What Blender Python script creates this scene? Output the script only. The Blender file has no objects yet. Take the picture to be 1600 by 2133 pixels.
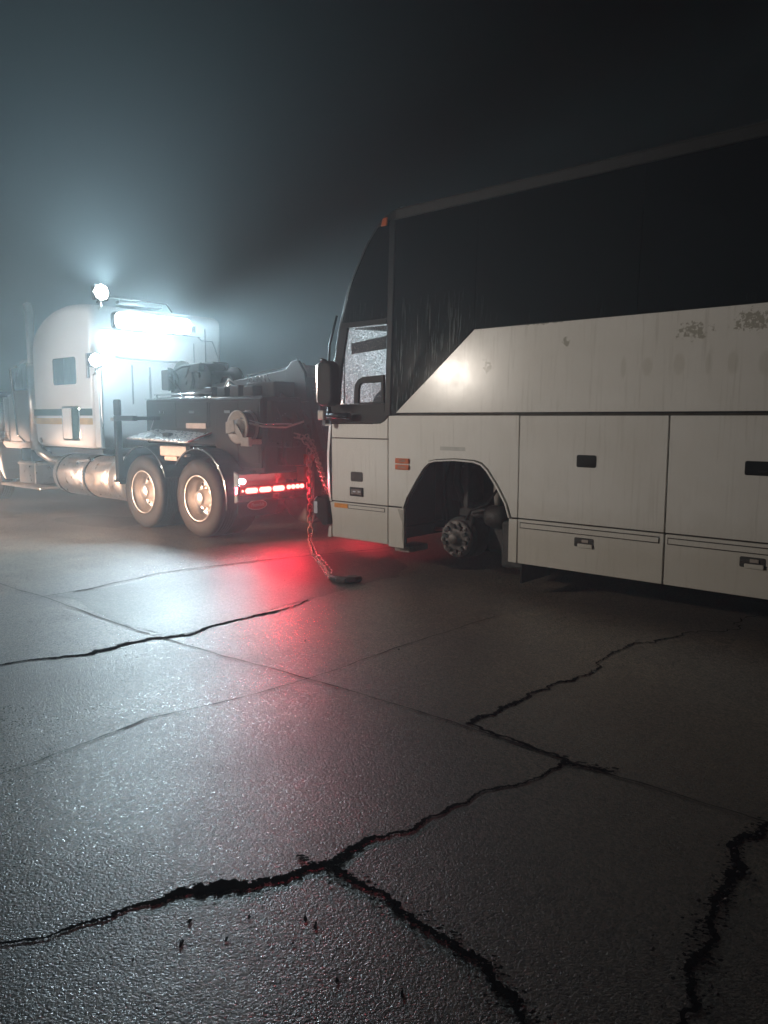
import bpy, bmesh, math, random
from mathutils import Vector, Matrix, noise
from math import sin, cos, pi, radians, sqrt, atan
random.seed(7)
SC = bpy.context.scene
# ---------------------------------------------------------------- camera
cam_d = bpy.data.cameras.new('camera'); cam = bpy.data.objects.new('camera', cam_d)
SC.collection.objects.link(cam); SC.camera = cam
cam.location = (0, 0, 1.55)
cam.rotation_euler = (pi/2 - atan(197.5/1600), 0, 0)
cam_d.sensor_fit = 'HORIZONTAL'; cam_d.sensor_width = 24.0; cam_d.lens = 24.0
cam_d.clip_start = 0.05; cam_d.clip_end = 600
# ---------------------------------------------------------------- world: night sky
W = bpy.data.worlds.new('World'); SC.world = W; W.use_nodes = True
bg = W.node_tree.nodes['Background']
sky = W.node_tree.nodes.new('ShaderNodeTexSky'); sky.sky_type = 'NISHITA'; sky.sun_disc = False
sky.sun_elevation = radians(-8); sky.sun_rotation = radians(200)
W.node_tree.links.new(sky.outputs[0], bg.inputs[0]); bg.inputs[1].default_value = 0.05
SC.view_settings.view_transform = 'Standard'; SC.view_settings.look = 'None'
SC.view_settings.exposure = 0.0; SC.view_settings.gamma = 1.0
SC.cycles.use_denoising = True
SC.cycles.max_bounces = 8; SC.cycles.volume_bounces = 0; SC.cycles.transparent_max_bounces = 12
SC.cycles.sample_clamp_indirect = 4.0
SC.cycles.caustics_reflective = False; SC.cycles.caustics_refractive = False

# frame shared by the coach and the truck: U runs rearward along them, V inward, O on the ground below the door seam
O = Vector((.04, 7.65, 0)); A = radians(-42)
U = Vector((cos(A), sin(A), 0)); V = Vector((-sin(A), cos(A), 0))
def P(u, v, z=0): return O + U*u + V*v + Vector((0, 0, z))

def lamp(name, kind, loc, energy, color, **kw):
    d = bpy.data.lights.new(name, kind); d.energy = energy; d.color = color
    aim = kw.pop('aim', None)
    for k, v in kw.items(): setattr(d, k, v)
    o = bpy.data.objects.new(name, d); SC.collection.objects.link(o); o.location = loc
    if aim is not None: o.rotation_euler = (Vector(aim) - Vector(loc)).to_track_quat('-Z', 'Y').to_euler()
    return o
COOL = (.70, .90, 1.0); WARM = (1.0, .74, .50)
# LED work lights on the sleeper (measured positions) with added bar beams and fill, red tail lights
lamp('work_bar_light', 'AREA', P(-5.50, .86, 2.97), 300, COOL, shape='RECTANGLE', size=1.25, size_y=.2, spread=radians(84), aim=P(-2.7, -4.7, .7))
lamp('work_bar_forward_light', 'AREA', P(-5.50, .90, 2.97), 48, COOL, shape='RECTANGLE', size=1.0, size_y=.2, spread=radians(40), aim=P(-.9, 1.0, 2.35))
lamp('upper_lamp_light', 'SPOT', P(-5.44, .02, 3.42), 800, COOL, spot_size=radians(165), spot_blend=1.0, shadow_soft_size=.08, aim=P(-5.9, -.4, 7.0))
lamp('lower_lamp_light', 'POINT', P(-5.36, -.12, 2.36), 30, COOL, shadow_soft_size=.07)
lamp('work_bar_upward_light', 'AREA', P(-5.50, .86, 3.08), 150, COOL, shape='RECTANGLE', size=1.2, size_y=.1, spread=radians(150), aim=P(-5.2, -.6, 8))
lamp('rear_wall_fill_light', 'POINT', P(-4.95, .95, 2.9), 60, COOL, shadow_soft_size=.2)  # added point fill in open air before the bar, brightens the rear wall
lamp('tail_red_light', 'AREA', P(-2.36, .36, .66), 50, (1, .02, .05), shape='RECTANGLE', size=1.0, size_y=.08, aim=P(4, -1.4, -.1))
lamp('tail_red_light', 'AREA', P(-2.36, 1.85, .66), 11, (1, .02, .05), shape='RECTANGLE', size=1.0, size_y=.08, aim=P(4, .6, -.2))
lamp('reverse_light', 'AREA', P(-2.38, -.02, .77), 6, COOL, shape='RECTANGLE', size=.08, size_y=.08, aim=P(3, -.8, 0))
# unseen lamps left of the frame: floodlight, added truck fill, headlights
lamp('flood_light', 'SPOT', P(-3.15, -5.2, 2.6), 980, (1.0, .90, .79), spot_size=radians(62), spot_blend=1.0, shadow_soft_size=.16, aim=P(1.4, 0, 1.55))
lamp('truck_fill_light', 'SPOT', P(-9.0, -8.0, 2.6), 2600, (1, .80, .68), spot_size=radians(46), spot_blend=1.0, shadow_soft_size=.2, aim=P(-5.0, 0, 1.2))  # added fill to brighten the truck side, stands for no known lamp
for hu in (-9.3, -6.6, -4.0):
    lamp('headlight_beam', 'SPOT', P(-9.0+(hu+6.6)*.35, -8.0, .75), 16500, (1, .62, .44), spot_size=radians(21), spot_blend=1.0, shadow_soft_size=.16, aim=P(hu, 0, .0))

# ---------------------------------------------------------------- materials
def nmat(name):
    m = bpy.data.materials.new(name); m.use_nodes = True
    nt = m.node_tree; return m, nt, nt.nodes['Principled BSDF']
def N(nt, t, **kw):
    n = nt.nodes.new(t)
    for k, v in kw.items():
        if k in n.inputs: n.inputs[k].default_value = v
        else: setattr(n, k, v)
    return n
def ramp(nt, src, a, b, ca=(0,0,0,1), cb=(1,1,1,1)):
    r = nt.nodes.new('ShaderNodeValToRGB'); e = r.color_ramp.elements
    e[0].position = a; e[1].position = b; e[0].color = ca; e[1].color = cb
    nt.links.new(src, r.inputs[0]); return r.outputs[0]
def mixc(nt, fac, a, b, mode='MIX'):
    n = nt.nodes.new('ShaderNodeMix'); n.data_type = 'RGBA'; n.blend_type = mode
    for s, v in ((n.inputs[0], fac), (n.inputs[6], a), (n.inputs[7], b)):
        if hasattr(v, 'is_linked') or hasattr(v, 'links'): nt.links.new(v, s)
        else: s.default_value = v
    return n.outputs[2]
def mapped(nt, scale=(1,1,1)):
    tc = N(nt, 'ShaderNodeTexCoord'); mp = N(nt, 'ShaderNodeMapping'); mp.inputs['Scale'].default_value = scale
    nt.links.new(tc.outputs['Object'], mp.inputs[0]); return mp.outputs[0]
def noisef(nt, vec, scale, detail=4, rough=.55):
    n = N(nt, 'ShaderNodeTexNoise'); n.inputs['Scale'].default_value = scale
    n.inputs['Detail'].default_value = detail; n.inputs['Roughness'].default_value = rough
    nt.links.new(vec, n.inputs['Vector']); return n.outputs['Fac']
def simple(name, col, rough=.5, metal=0, var=.25, bump=0, scale=8, coat=0, spec=.5, rv=.25):
    m, nt, b = nmat(name); v = mapped(nt)
    f = noisef(nt, v, scale)
    c = mixc(nt, ramp(nt, f, .3, .7), tuple(x*(1-var) for x in col)+(1,), tuple(min(1, x*(1+var*.4)) for x in col)+(1,))
    nt.links.new(c, b.inputs['Base Color'])
    nt.links.new(ramp(nt, noisef(nt, v, scale*2.3), .3, .7, (rough*(1-rv),)*3+(1,), (min(1, rough*(1+rv)),)*3+(1,)), b.inputs['Roughness'])
    b.inputs['Metallic'].default_value = metal; b.inputs['Coat Weight'].default_value = coat
    b.inputs['Specular IOR Level'].default_value = spec
    if bump:
        bp = N(nt, 'ShaderNodeBump'); bp.inputs['Strength'].default_value = bump; bp.inputs['Distance'].default_value = .01
        nt.links.new(noisef(nt, v, scale*6), bp.inputs['Height']); nt.links.new(bp.outputs[0], b.inputs['Normal'])
    return m
def concrete(name, wet):
    m, nt, b = nmat(name); v = mapped(nt)
    big = noisef(nt, v, .55, 5, .6); mid = noisef(nt, v, 4.5, 6, .65); fine = noisef(nt, v, 60, 4, .7)
    vo = N(nt, 'ShaderNodeTexVoronoi'); vo.inputs['Scale'].default_value = 115; nt.links.new(v, vo.inputs['Vector'])
    vo2 = N(nt, 'ShaderNodeTexVoronoi'); vo2.inputs['Scale'].default_value = 48; nt.links.new(v, vo2.inputs['Vector'])
    k = 1.3 if wet else 2.9
    c = mixc(nt, ramp(nt, mid, .3, .7), (.052*k, .040*k, .029*k, 1), (.098*k, .075*k, .054*k, 1))
    c = mixc(nt, ramp(nt, big, .35, .65), c, (.045*k, .038*k, .033*k, 1)); 
    # pale aggregate grains
    g = ramp(nt, vo.outputs['Color'], .80, .86)
    c = mixc(nt, g, c, (.17, .15, .13, 1))
    nt.links.new(c, b.inputs['Base Color'])
    lo, hi = (.30, .42) if wet else (.34, .52)
    mx = N(nt, 'ShaderNodeMath', operation='MULTIPLY_ADD'); nt.links.new(mid, mx.inputs[0]); mx.inputs[1].default_value = .5; nt.links.new(big, mx.inputs[2])
    nt.links.new(ramp(nt, mx.outputs[0], .55, .95, (lo,)*3+(1,), (hi,)*3+(1,)), b.inputs['Roughness'])
    b.inputs['Specular IOR Level'].default_value = .8
    # grain relief: exposed aggregate, each stone with its own polish
    def madd(a, k, c):
        n = N(nt, 'ShaderNodeMath', operation='MULTIPLY_ADD'); nt.links.new(a, n.inputs[0]); n.inputs[1].default_value = k
        if c is None: n.inputs[2].default_value = 0
        elif isinstance(c, float): n.inputs[2].default_value = c
        else: nt.links.new(c, n.inputs[2])
        return n.outputs[0]
    warp = N(nt, 'ShaderNodeVectorMath', operation='MULTIPLY_ADD'); nz = N(nt, 'ShaderNodeTexNoise'); nz.inputs['Scale'].default_value = 60; nt.links.new(v, nz.inputs['Vector'])
    nt.links.new(nz.outputs['Color'], warp.inputs[0]); warp.inputs[1].default_value = (.012, .012, .012); nt.links.new(v, warp.inputs[2])
    def vor(sc, feat='F1'):
        n = N(nt, 'ShaderNodeTexVoronoi'); n.feature = feat; n.inputs['Scale'].default_value = sc; nt.links.new(warp.outputs[0], n.inputs['Vector']); return n
    va = vor(190); vb = vor(88)
    sepa = N(nt, 'ShaderNodeSeparateColor'); nt.links.new(va.outputs['Color'], sepa.inputs[0])
    sepb = N(nt, 'ShaderNodeSeparateColor'); nt.links.new(vb.outputs['Color'], sepb.inputs[0])
    mask = ramp(nt, noisef(nt, v, 2.2, 4, .6), .38, .62)
    h = madd(va.outputs['Distance'], -1.0, None); h = madd(vb.outputs['Distance'], -1.3, h); h = madd(fine, .8, h); h = madd(sepb.outputs[0], .35, h); h = madd(mid, 2.0, h)
    bp = N(nt, 'ShaderNodeBump'); bp.inputs['Strength'].default_value = .6 if wet else .9; bp.inputs['Distance'].default_value = .0012
    nt.links.new(h, bp.inputs['Height']); nt.links.new(bp.outputs[0], b.inputs['Normal'])
    rg = madd(sepa.outputs[0], .32, .16 if wet else .09); rg = madd(mask, -.07, rg); rg = madd(big, .40, rg); nt.links.new(rg, b.inputs['Roughness'])
    mu = N(nt, 'ShaderNodeMix'); mu.data_type = 'RGBA'; mu.blend_type = 'MULTIPLY'; mu.inputs[0].default_value = 1
    nt.links.new(c, mu.inputs[6]); nt.links.new(ramp(nt, sepb.outputs[1], .1, .9, (.22,.21,.20,1), (1,.97,.92,1)), mu.inputs[7])
    nt.links.new(mu.outputs[2], b.inputs['Base Color'])
    return m
def bus_paint():
    m, nt, b = nmat('dirty_white_paint'); v = mapped(nt)
    st = mapped(nt, (14, 14, .7)); streak = noisef(nt, st, 2.4, 5, .6)
    blot = noisef(nt, v, 1.3, 5, .6); low = noisef(nt, v, 5, 4, .6)
    c = mixc(nt, ramp(nt, blot, .35, .7), (.71, .70, .675, 1), (.64, .625, .59, 1))
    c = mixc(nt, ramp(nt, streak, .54, .72, (0,0,0,1), (.30,)*3+(1,)), c, (.36, .335, .29, 1))
    # road film on the lower third
    sp = N(nt, 'ShaderNodeSeparateXYZ'); nt.links.new(v, sp.inputs[0])
    ad = N(nt, 'ShaderNodeMath', operation='MULTIPLY_ADD'); nt.links.new(low, ad.inputs[0]); ad.inputs[1].default_value = .25; nt.links.new(sp.outputs[2], ad.inputs[2])
    c = mixc(nt, ramp(nt, ad.outputs[0], .62, .98, (.5,)*3+(1,), (0,0,0,1)), c, (.40, .36, .29, 1))
    # peeled patches, small dark chips
    chip = noisef(nt, v, 17, 5, .62); reg = noisef(nt, v, 1.05, 2, .5)
    def spot(u, z, ru, rz, e0=1.0, e1=.35):
        cb = N(nt, 'ShaderNodeMapping'); cb.inputs['Location'].default_value = (-u/ru, 0, -z/rz); cb.inputs['Scale'].default_value = (1/ru, 0, 1/rz)
        nt.links.new(v, cb.inputs[0]); ln = N(nt, 'ShaderNodeVectorMath', operation='LENGTH'); nt.links.new(cb.outputs[0], ln.inputs[0])
        mr = N(nt, 'ShaderNodeMapRange'); mr.inputs[1].default_value = e0; mr.inputs[2].default_value = e1; mr.interpolation_type = 'SMOOTHSTEP'
        nt.links.new(ln.outputs['Value'], mr.inputs[0]); return mr.outputs[0]
    def comb(a, b, op):
        n = N(nt, 'ShaderNodeMath', operation=op); nt.links.new(a, n.inputs[0])
        if isinstance(b, float): n.inputs[1].default_value = b
        else: nt.links.new(b, n.inputs[1])
        return n.outputs[0]
    regs = None
    for a in ((2.95,2.17,.26,.14),(3.36,2.21,.24,.17),(1.75,2.33,.45,.035),(.45,1.90,.09,.13),(1.17,2.0,.10,.16),(4.9,2.2,.5,.16),(1.93,2.16,.08,.08)):
        m_ = spot(*a, 1.0, .0); regs = m_ if regs is None else comb(regs, m_, 'MAXIMUM')
    warp = noisef(nt, v, 34, 4, .6)
    thr = comb(comb(regs, .36, 'MULTIPLY'), comb(warp, 1.0, 'MULTIPLY'), 'ADD')
    c = mixc(nt, ramp(nt, thr, .76, .80), c, (.36, .345, .30, 1))
    gh = None
    for a in ((2.43,1.93,.028,.10),(2.62,1.93,.05,.085),(2.86,1.94,.055,.10),(3.07,1.93,.025,.10),(3.24,1.93,.045,.10),(3.45,1.92,.05,.10)):
        m_ = spot(*a, 1.0, .55); gh = m_ if gh is None else comb(gh, m_, 'MAXIMUM')
    c = mixc(nt, comb(gh, .34, 'MULTIPLY'), c, (.44, .42, .36, 1))
    nt.links.new(c, b.inputs['Base Color'])
    nt.links.new(ramp(nt, low, .3, .7, (.19,)*3+(1,), (.25,)*3+(1,)), b.inputs['Roughness'])
    b.inputs['Specular IOR Level'].default_value = .22
    bp = N(nt, 'ShaderNodeBump'); bp.inputs['Strength'].default_value = .012; bp.inputs['Distance'].default_value = .02
    nt.links.new(blot, bp.inputs['Height']); nt.links.new(bp.outputs[0], b.inputs['Normal'])
    return m
def dark_glass():
    m, nt, b = nmat('tinted_side_glass'); v = mapped(nt)
    st = mapped(nt, (30, 30, 1.1)); drip = noisef(nt, st, 2.0, 6, .65)
    spots = N(nt, 'ShaderNodeTexVoronoi'); spots.inputs['Scale'].default_value = 60; nt.links.new(v, spots.inputs['Vector'])
    sp = N(nt, 'ShaderNodeSeparateXYZ'); nt.links.new(v, sp.inputs[0])
    lowm = ramp(nt, sp.outputs[2], 0, 1)
    d = N(nt, 'ShaderNodeMapRange'); d.inputs[1].default_value = 2.75; d.inputs[2].default_value = 2.1; nt.links.new(sp.outputs[2], d.inputs[0])
    mm = N(nt, 'ShaderNodeMath', operation='MULTIPLY'); nt.links.new(ramp(nt, drip, .56, .66), mm.inputs[0]); du = N(nt, 'ShaderNodeMapRange'); du.inputs[1].default_value = 1.25; du.inputs[2].default_value = .8; du.inputs[3].default_value = .12; nt.links.new(sp.outputs[0], du.inputs[0])
    dm = N(nt, 'ShaderNodeMath', operation='MULTIPLY'); nt.links.new(d.outputs[0], dm.inputs[0]); nt.links.new(du.outputs[0], dm.inputs[1]); nt.links.new(dm.outputs[0], mm.inputs[1])
    c = mixc(nt, mm.outputs[0], (.003, .004, .0045, 1), (.17, .20, .20, 1))
    nt.links.new(c, b.inputs['Base Color'])
    nt.links.new(ramp(nt, noisef(nt, v, 3), .3, .7, (.08,)*3+(1,), (.11,)*3+(1,)), b.inputs['Roughness'])
    b.inputs['Specular IOR Level'].default_value = .4
    bp = N(nt, 'ShaderNodeBump'); bp.inputs['Strength'].default_value = .04; bp.inputs['Distance'].default_value = .003
    nt.links.new(drip, bp.inputs['Height']); nt.links.new(bp.outputs[0], b.inputs['Normal'])
    return m
def wet_glass(name, tl, tint=(.80, .82, .83)):
    # clear pane covered in rain drops: the drops scatter the light that comes from behind
    m = bpy.data.materials.new(name); m.use_nodes = True; nt = m.node_tree; nt.nodes.clear()
    out = N(nt, 'ShaderNodeOutputMaterial'); tr = N(nt, 'ShaderNodeBsdfTransparent'); tr.inputs[0].default_value = (*tint, 1)
    tlb = N(nt, 'ShaderNodeBsdfTranslucent'); tlb.inputs[0].default_value = (.95, .90, .86, 1)
    gl = N(nt, 'ShaderNodeBsdfGlossy'); gl.inputs['Roughness'].default_value = .08
    v = mapped(nt); vo = N(nt, 'ShaderNodeTexVoronoi'); vo.inputs['Scale'].default_value = 55; nt.links.new(v, vo.inputs['Vector'])
    f = ramp(nt, vo.outputs['Distance'], .15, .42, (min(1, tl*2.2),)*3+(1,), (tl*.55,)*3+(1,))
    m1 = N(nt, 'ShaderNodeMixShader'); nt.links.new(f, m1.inputs[0]); nt.links.new(tr.outputs[0], m1.inputs[1]); nt.links.new(tlb.outputs[0], m1.inputs[2])
    m2 = N(nt, 'ShaderNodeMixShader'); m2.inputs[0].default_value = .07; nt.links.new(m1.outputs[0], m2.inputs[1]); nt.links.new(gl.outputs[0], m2.inputs[2])
    nt.links.new(m2.outputs[0], out.inputs[0]); return m
def emis(name, col, s):
    m, nt, b = nmat(name); b.inputs['Base Color'].default_value = (*[c*.5 for c in col], 1)
    b.inputs['Emission Color'].default_value = (*col, 1); b.inputs['Emission Strength'].default_value = s
    b.inputs['Roughness'].default_value = .3
    try: m.cycles.emission_sampling = 'NONE'
    except Exception: pass
    return m
def tyre_mat():
    m, nt, b = nmat('tyre_rubber'); v = mapped(nt)
    c = mixc(nt, ramp(nt, noisef(nt, v, 9), .35, .7), (.009, .008, .0075, 1), (.021, .018, .016, 1))
    nt.links.new(c, b.inputs['Base Color']); b.inputs['Roughness'].default_value = .62; b.inputs['Specular IOR Level'].default_value = .25
    return m
M = dict(
    conc=concrete('damp_concrete', False), wet=concrete('wet_concrete', True),
    crack=simple('crack_dirt', (.008, .006, .005), .95, bump=.3, spec=0),
    lip=simple('worn_concrete_edge', (.075, .064, .054), .6, bump=.8, scale=25, var=.6), joint=simple('joint_filler', (.022, .018, .015), .8, spec=.2),
    paint=bus_paint(), glass=dark_glass(), pane=wet_glass('rain_spotted_pane', .16), shield=wet_glass('rain_covered_windscreen', .42),
    seam=simple('door_seal', (.035, .026, .018), .8), black=simple('black_trim', (.006, .0065, .007), .45, spec=.15),
    rubber=simple('rubber', (.012, .012, .012), .75, spec=.2), well=simple('wheel_well_lining', (.010, .009, .009), .9, bump=.5, scale=4, spec=.1),
    rust=simple('greasy_cast_iron', (.19, .165, .15), .5, .2, var=.7, bump=.8, scale=14),
    iron=simple('dark_axle_iron', (.038, .034, .032), .55, 0, spec=.35, var=.5, bump=.6, scale=10),
    rail=simple('roof_rail_grey', (.028, .03, .03), .6, spec=.2), band=simple('roof_band', (.012, .013, .013), .55), roof=simple('roof_skin', (.35, .35, .34), .4),
    orange=simple('orange_marker_lens', (.55, .11, .02), .3), amber=simple('amber_reflector', (.75, .28, .03), .3),
    lens=simple('clear_lamp_lens', (.55, .62, .68), .15), chrome=simple('chrome', (.80, .80, .80), .10, 1, var=.08, scale=3),
    alu=simple('polished_aluminium', (.86, .80, .74), .36, 1, var=.12, scale=5),
    dalu=simple('brushed_aluminium_tank', (.62, .61, .60), .33, 1, var=.15, scale=4, bump=.05),
    white=simple('white_truck_paint', (.72, .72, .72), .40, coat=.15, var=.03, scale=1, rv=.05),
    seam2=simple('panel_gap', (.28, .28, .29), .6), green=simple('dark_green_stripe', (.028, .07, .062), .35),
    gold=simple('gold_stripe', (.55, .36, .12), .35), tank=tyre_mat(),
    deck=simple('black_wrecker_paint', (.006, .007, .008), .5, spec=.15, rv=.05, scale=5),
    deck2=simple('worn_black_steel', (.014, .014, .015), .55, 0, var=.4, bump=.1, scale=12, spec=.2),
    plate=simple('tread_plate', (.42, .42, .42), .28, 1, bump=.9, scale=9),
    beige=simple('cream_reel_steel', (.50, .44, .38), .45, var=.2), hose=simple('reel_hose', (.045, .03, .028), .6, bump=1, scale=20),
    chain=simple('rusty_wet_chain', (.30, .19, .15), .34, .6, var=.6, bump=.5, scale=30),
    redst=simple('reddish_steel', (.32, .035, .022), .45, bump=.3), grime=simple('galvanised_bracket', (.34, .30, .27), .5, .4),
    led=emis('led_white', (.92, .98, 1.0), 14), red=emis('red_lamp_lens', (1, .22, .18), 6.0), redb=simple('red_lamp_bar', (.38, .01, .012), .25),
    logo=simple('emblem_red', (.35, .04, .03), .4), wood=simple('timber_block', (.20, .17, .14), .8, bump=.6),
    fabric=simple('seat_fabric', (.05, .055, .06), .9), shade=simple('roller_blind', (.10, .115, .12), .8),
    glow=simple('ghost_lettering', (.56, .53, .475), .4), peel=simple('peeled_paint', (.33, .31, .27), .6),
    grey=simple('grey_sticker', (.42, .42, .40), .5), stone=simple('concrete_crumbs', (.11, .095, .08), .6, bump=.5, scale=40),
)

# ---------------------------------------------------------------- mesh helpers
class MB:
    def __init__(s): s.v = []; s.f = []; s.sm = []
    def add(s, vs, fs, smooth=False):
        n = len(s.v); s.v += [tuple(p) for p in vs]; s.f += [tuple(i+n for i in f) for f in fs]; s.sm += [smooth]*len(fs); return s
    def box(s, a, b):
        x0, y0, z0 = a; x1, y1, z1 = b
        return s.add([(x0,y0,z0),(x1,y0,z0),(x1,y1,z0),(x0,y1,z0),(x0,y0,z1),(x1,y0,z1),(x1,y1,z1),(x0,y1,z1)],
                     [(3,2,1,0),(4,5,6,7),(0,1,5,4),(1,2,6,5),(2,3,7,6),(3,0,4,7)])
    def obox(s, c, ax, ay, az, hx, hy, hz):
        c = Vector(c); vs = []
        for k in (-1, 1):
            for i, j in ((-1,-1),(1,-1),(1,1),(-1,1)): vs.append(c + Vector(ax)*hx*i + Vector(ay)*hy*j + Vector(az)*hz*k)
        return s.add(vs, [(3,2,1,0),(4,5,6,7),(0,1,5,4),(1,2,6,5),(2,3,7,6),(3,0,4,7)])
    def beam(s, p, q, w, h, up=(0,0,1)):
        p, q = Vector(p), Vector(q); d = (q-p); L = d.length; d.normalize(); sd = d.cross(Vector(up)).normalized(); u = sd.cross(d)
        return s.obox((p+q)/2, d, sd, u, L/2, w/2, h/2)
    def prism(s, poly, y0, y1, fy=None):
        # poly in (u,z), extruded from v=y0 to v=y1; fy(z) adds an inward lean
        g = fy or (lambda z: 0); n = len(poly)
        vs = [(p[0], y0+g(p[1]), p[1]) for p in poly] + [(p[0], y1+g(p[1]), p[1]) for p in poly]
        ar = sum(poly[i][0]*poly[(i+1)%n][1]-poly[(i+1)%n][0]*poly[i][1] for i in range(n))
        idx = list(range(n)) if ar > 0 else list(range(n))[::-1]
        fs = [tuple(idx), tuple(i+n for i in idx[::-1])]
        for k in range(n):
            a, b = idx[k], idx[(k+1) % n]; fs.append((b, a, a+n, b+n))
        return s.add(vs, fs)
    def prismz(s, poly, z0, z1):
        n = len(poly); ar = sum(poly[i][0]*poly[(i+1)%n][1]-poly[(i+1)%n][0]*poly[i][1] for i in range(n))
        if ar < 0: poly = poly[::-1]
        vs = [(p[0], p[1], z0) for p in poly] + [(p[0], p[1], z1) for p in poly]
        fs = [tuple(range(n))[::-1], tuple(range(n, 2*n))] + [(k, (k+1)%n, (k+1)%n+n, k+n) for k in range(n)]
        return s.add(vs, fs)
    def tube(s, pts, r, n=10, caps=True):
        pts = [Vector(p) for p in pts]; rs = r if isinstance(r, (list, tuple)) else [r]*len(pts); rings = []; b = len(s.v); prev = None
        for i, p in enumerate(pts):
            d = (pts[min(i+1, len(pts)-1)] - pts[max(i-1, 0)]).normalized()
            if prev is None:
                x = d.orthogonal().normalized()
            else:
                x = (prev - d*prev.dot(d)); x = x.normalized() if x.length > 1e-6 else d.orthogonal().normalized()
            prev = x; y = d.cross(x)
            s.v += [tuple(p + (x*cos(2*pi*k/n) + y*sin(2*pi*k/n))*rs[i]) for k in range(n)]
        for i in range(len(pts)-1):
            for k in range(n):
                s.f.append((b+i*n+k, b+i*n+(k+1)%n, b+(i+1)*n+(k+1)%n, b+(i+1)*n+k)); s.sm.append(True)
        if caps:
            s.f.append(tuple(b+k for k in range(n))[::-1]); s.f.append(tuple(b+(len(pts)-1)*n+k for k in range(n))); s.sm += [False]*2
        return s
    def lathe(s, prof, c, n=48, axis='y', smooth=True):
        # prof: (radius, offset along axis)
        b = len(s.v); c = Vector(c)
        for r, t in prof:
            for k in range(n):
                a = 2*pi*k/n
                if axis == 'y': p = Vector((r*cos(a), t, r*sin(a)))
                elif axis == 'x': p = Vector((t, r*cos(a), r*sin(a)))
                else: p = Vector((r*cos(a), r*sin(a), t))
                s.v.append(tuple(c+p))
        for i in range(len(prof)-1):
            for k in range(n):
                s.f.append((b+i*n+k, b+(i+1)*n+k, b+(i+1)*n+(k+1)%n, b+i*n+(k+1)%n)); s.sm.append(smooth)
        return s
    def build(s, name, mat, parent=None, org=None, bevel=0, seg=2, fix=True):
        org = Vector(org) if org else (Vector(parent['_o']) if parent and '_o' in parent else Vector((0,0,0)))
        me = bpy.data.meshes.new(name); me.from_pydata([tuple(Vector(p)-org) for p in s.v], [], s.f)
        me.polygons.foreach_set('use_smooth', s.sm)
        if fix:
            bm = bmesh.new(); bm.from_mesh(me); bmesh.ops.recalc_face_normals(bm, faces=bm.faces); bm.to_mesh(me); bm.free()
        me.materials.append(M[mat] if isinstance(mat, str) else mat)
        o = bpy.data.objects.new(name, me); SC.collection.objects.link(o)
        if parent: o.parent = parent; 
        o['_o'] = list(org) if parent else [0, 0, 0]
        if bevel:
            bv = o.modifiers.new('bevel', 'BEVEL'); bv.width = bevel; bv.segments = seg; bv.limit_method = 'ANGLE'; bv.angle_limit = radians(40)
        return o
def tag(o, label=None, cat=None, group=None, kind=None):
    if label: o['label'] = label
    if cat: o['category'] = cat
    if group: o['group'] = group
    if kind: o['kind'] = kind
    return o
def thing(name, u, v, z, label, cat, group=None):
    o = bpy.data.objects.new(name, None); SC.collection.objects.link(o)
    o.location = P(u, v, z); o.rotation_euler = (0, 0, A); o['_o'] = [u, v, z]; o.empty_display_size = .3
    return tag(o, label, cat, group)
def bx(a, b): return MB().box(a, b)
def rrect(u0, u1, z0, z1, r, n=5):
    out = []
    for cx_, cz_, a0 in ((u1-r, z0+r, -90), (u1-r, z1-r, 0), (u0+r, z1-r, 90), (u0+r, z0+r, 180)):
        for k in range(n+1):
            a = radians(a0 + 90*k/n); out.append((cx_+r*cos(a), cz_+r*sin(a)))
    return out
def text_mesh(txt, size, mat, parent, c, name, ext=.002, xs=1.0, shear=0.0):
    cu = bpy.data.curves.new(name, 'FONT'); cu.body = txt; cu.size = size; cu.extrude = ext; cu.align_x = 'CENTER'; cu.align_y = 'CENTER'; cu.shear = shear
    cu.space_character = .95
    t = bpy.data.objects.new(name, cu); SC.collection.objects.link(t)
    dg = bpy.context.evaluated_depsgraph_get(); me = bpy.data.meshes.new_from_object(t.evaluated_get(dg)); bpy.data.objects.remove(t)
    me.materials.clear(); me.materials.append(M[mat]); me.name = name
    o = bpy.data.objects.new(name, me); SC.collection.objects.link(o); o.parent = parent
    o.location = Vector(c) - Vector(parent['_o']); o.scale = (xs, 1, 1); o['_o'] = list(c)
    return o

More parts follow.
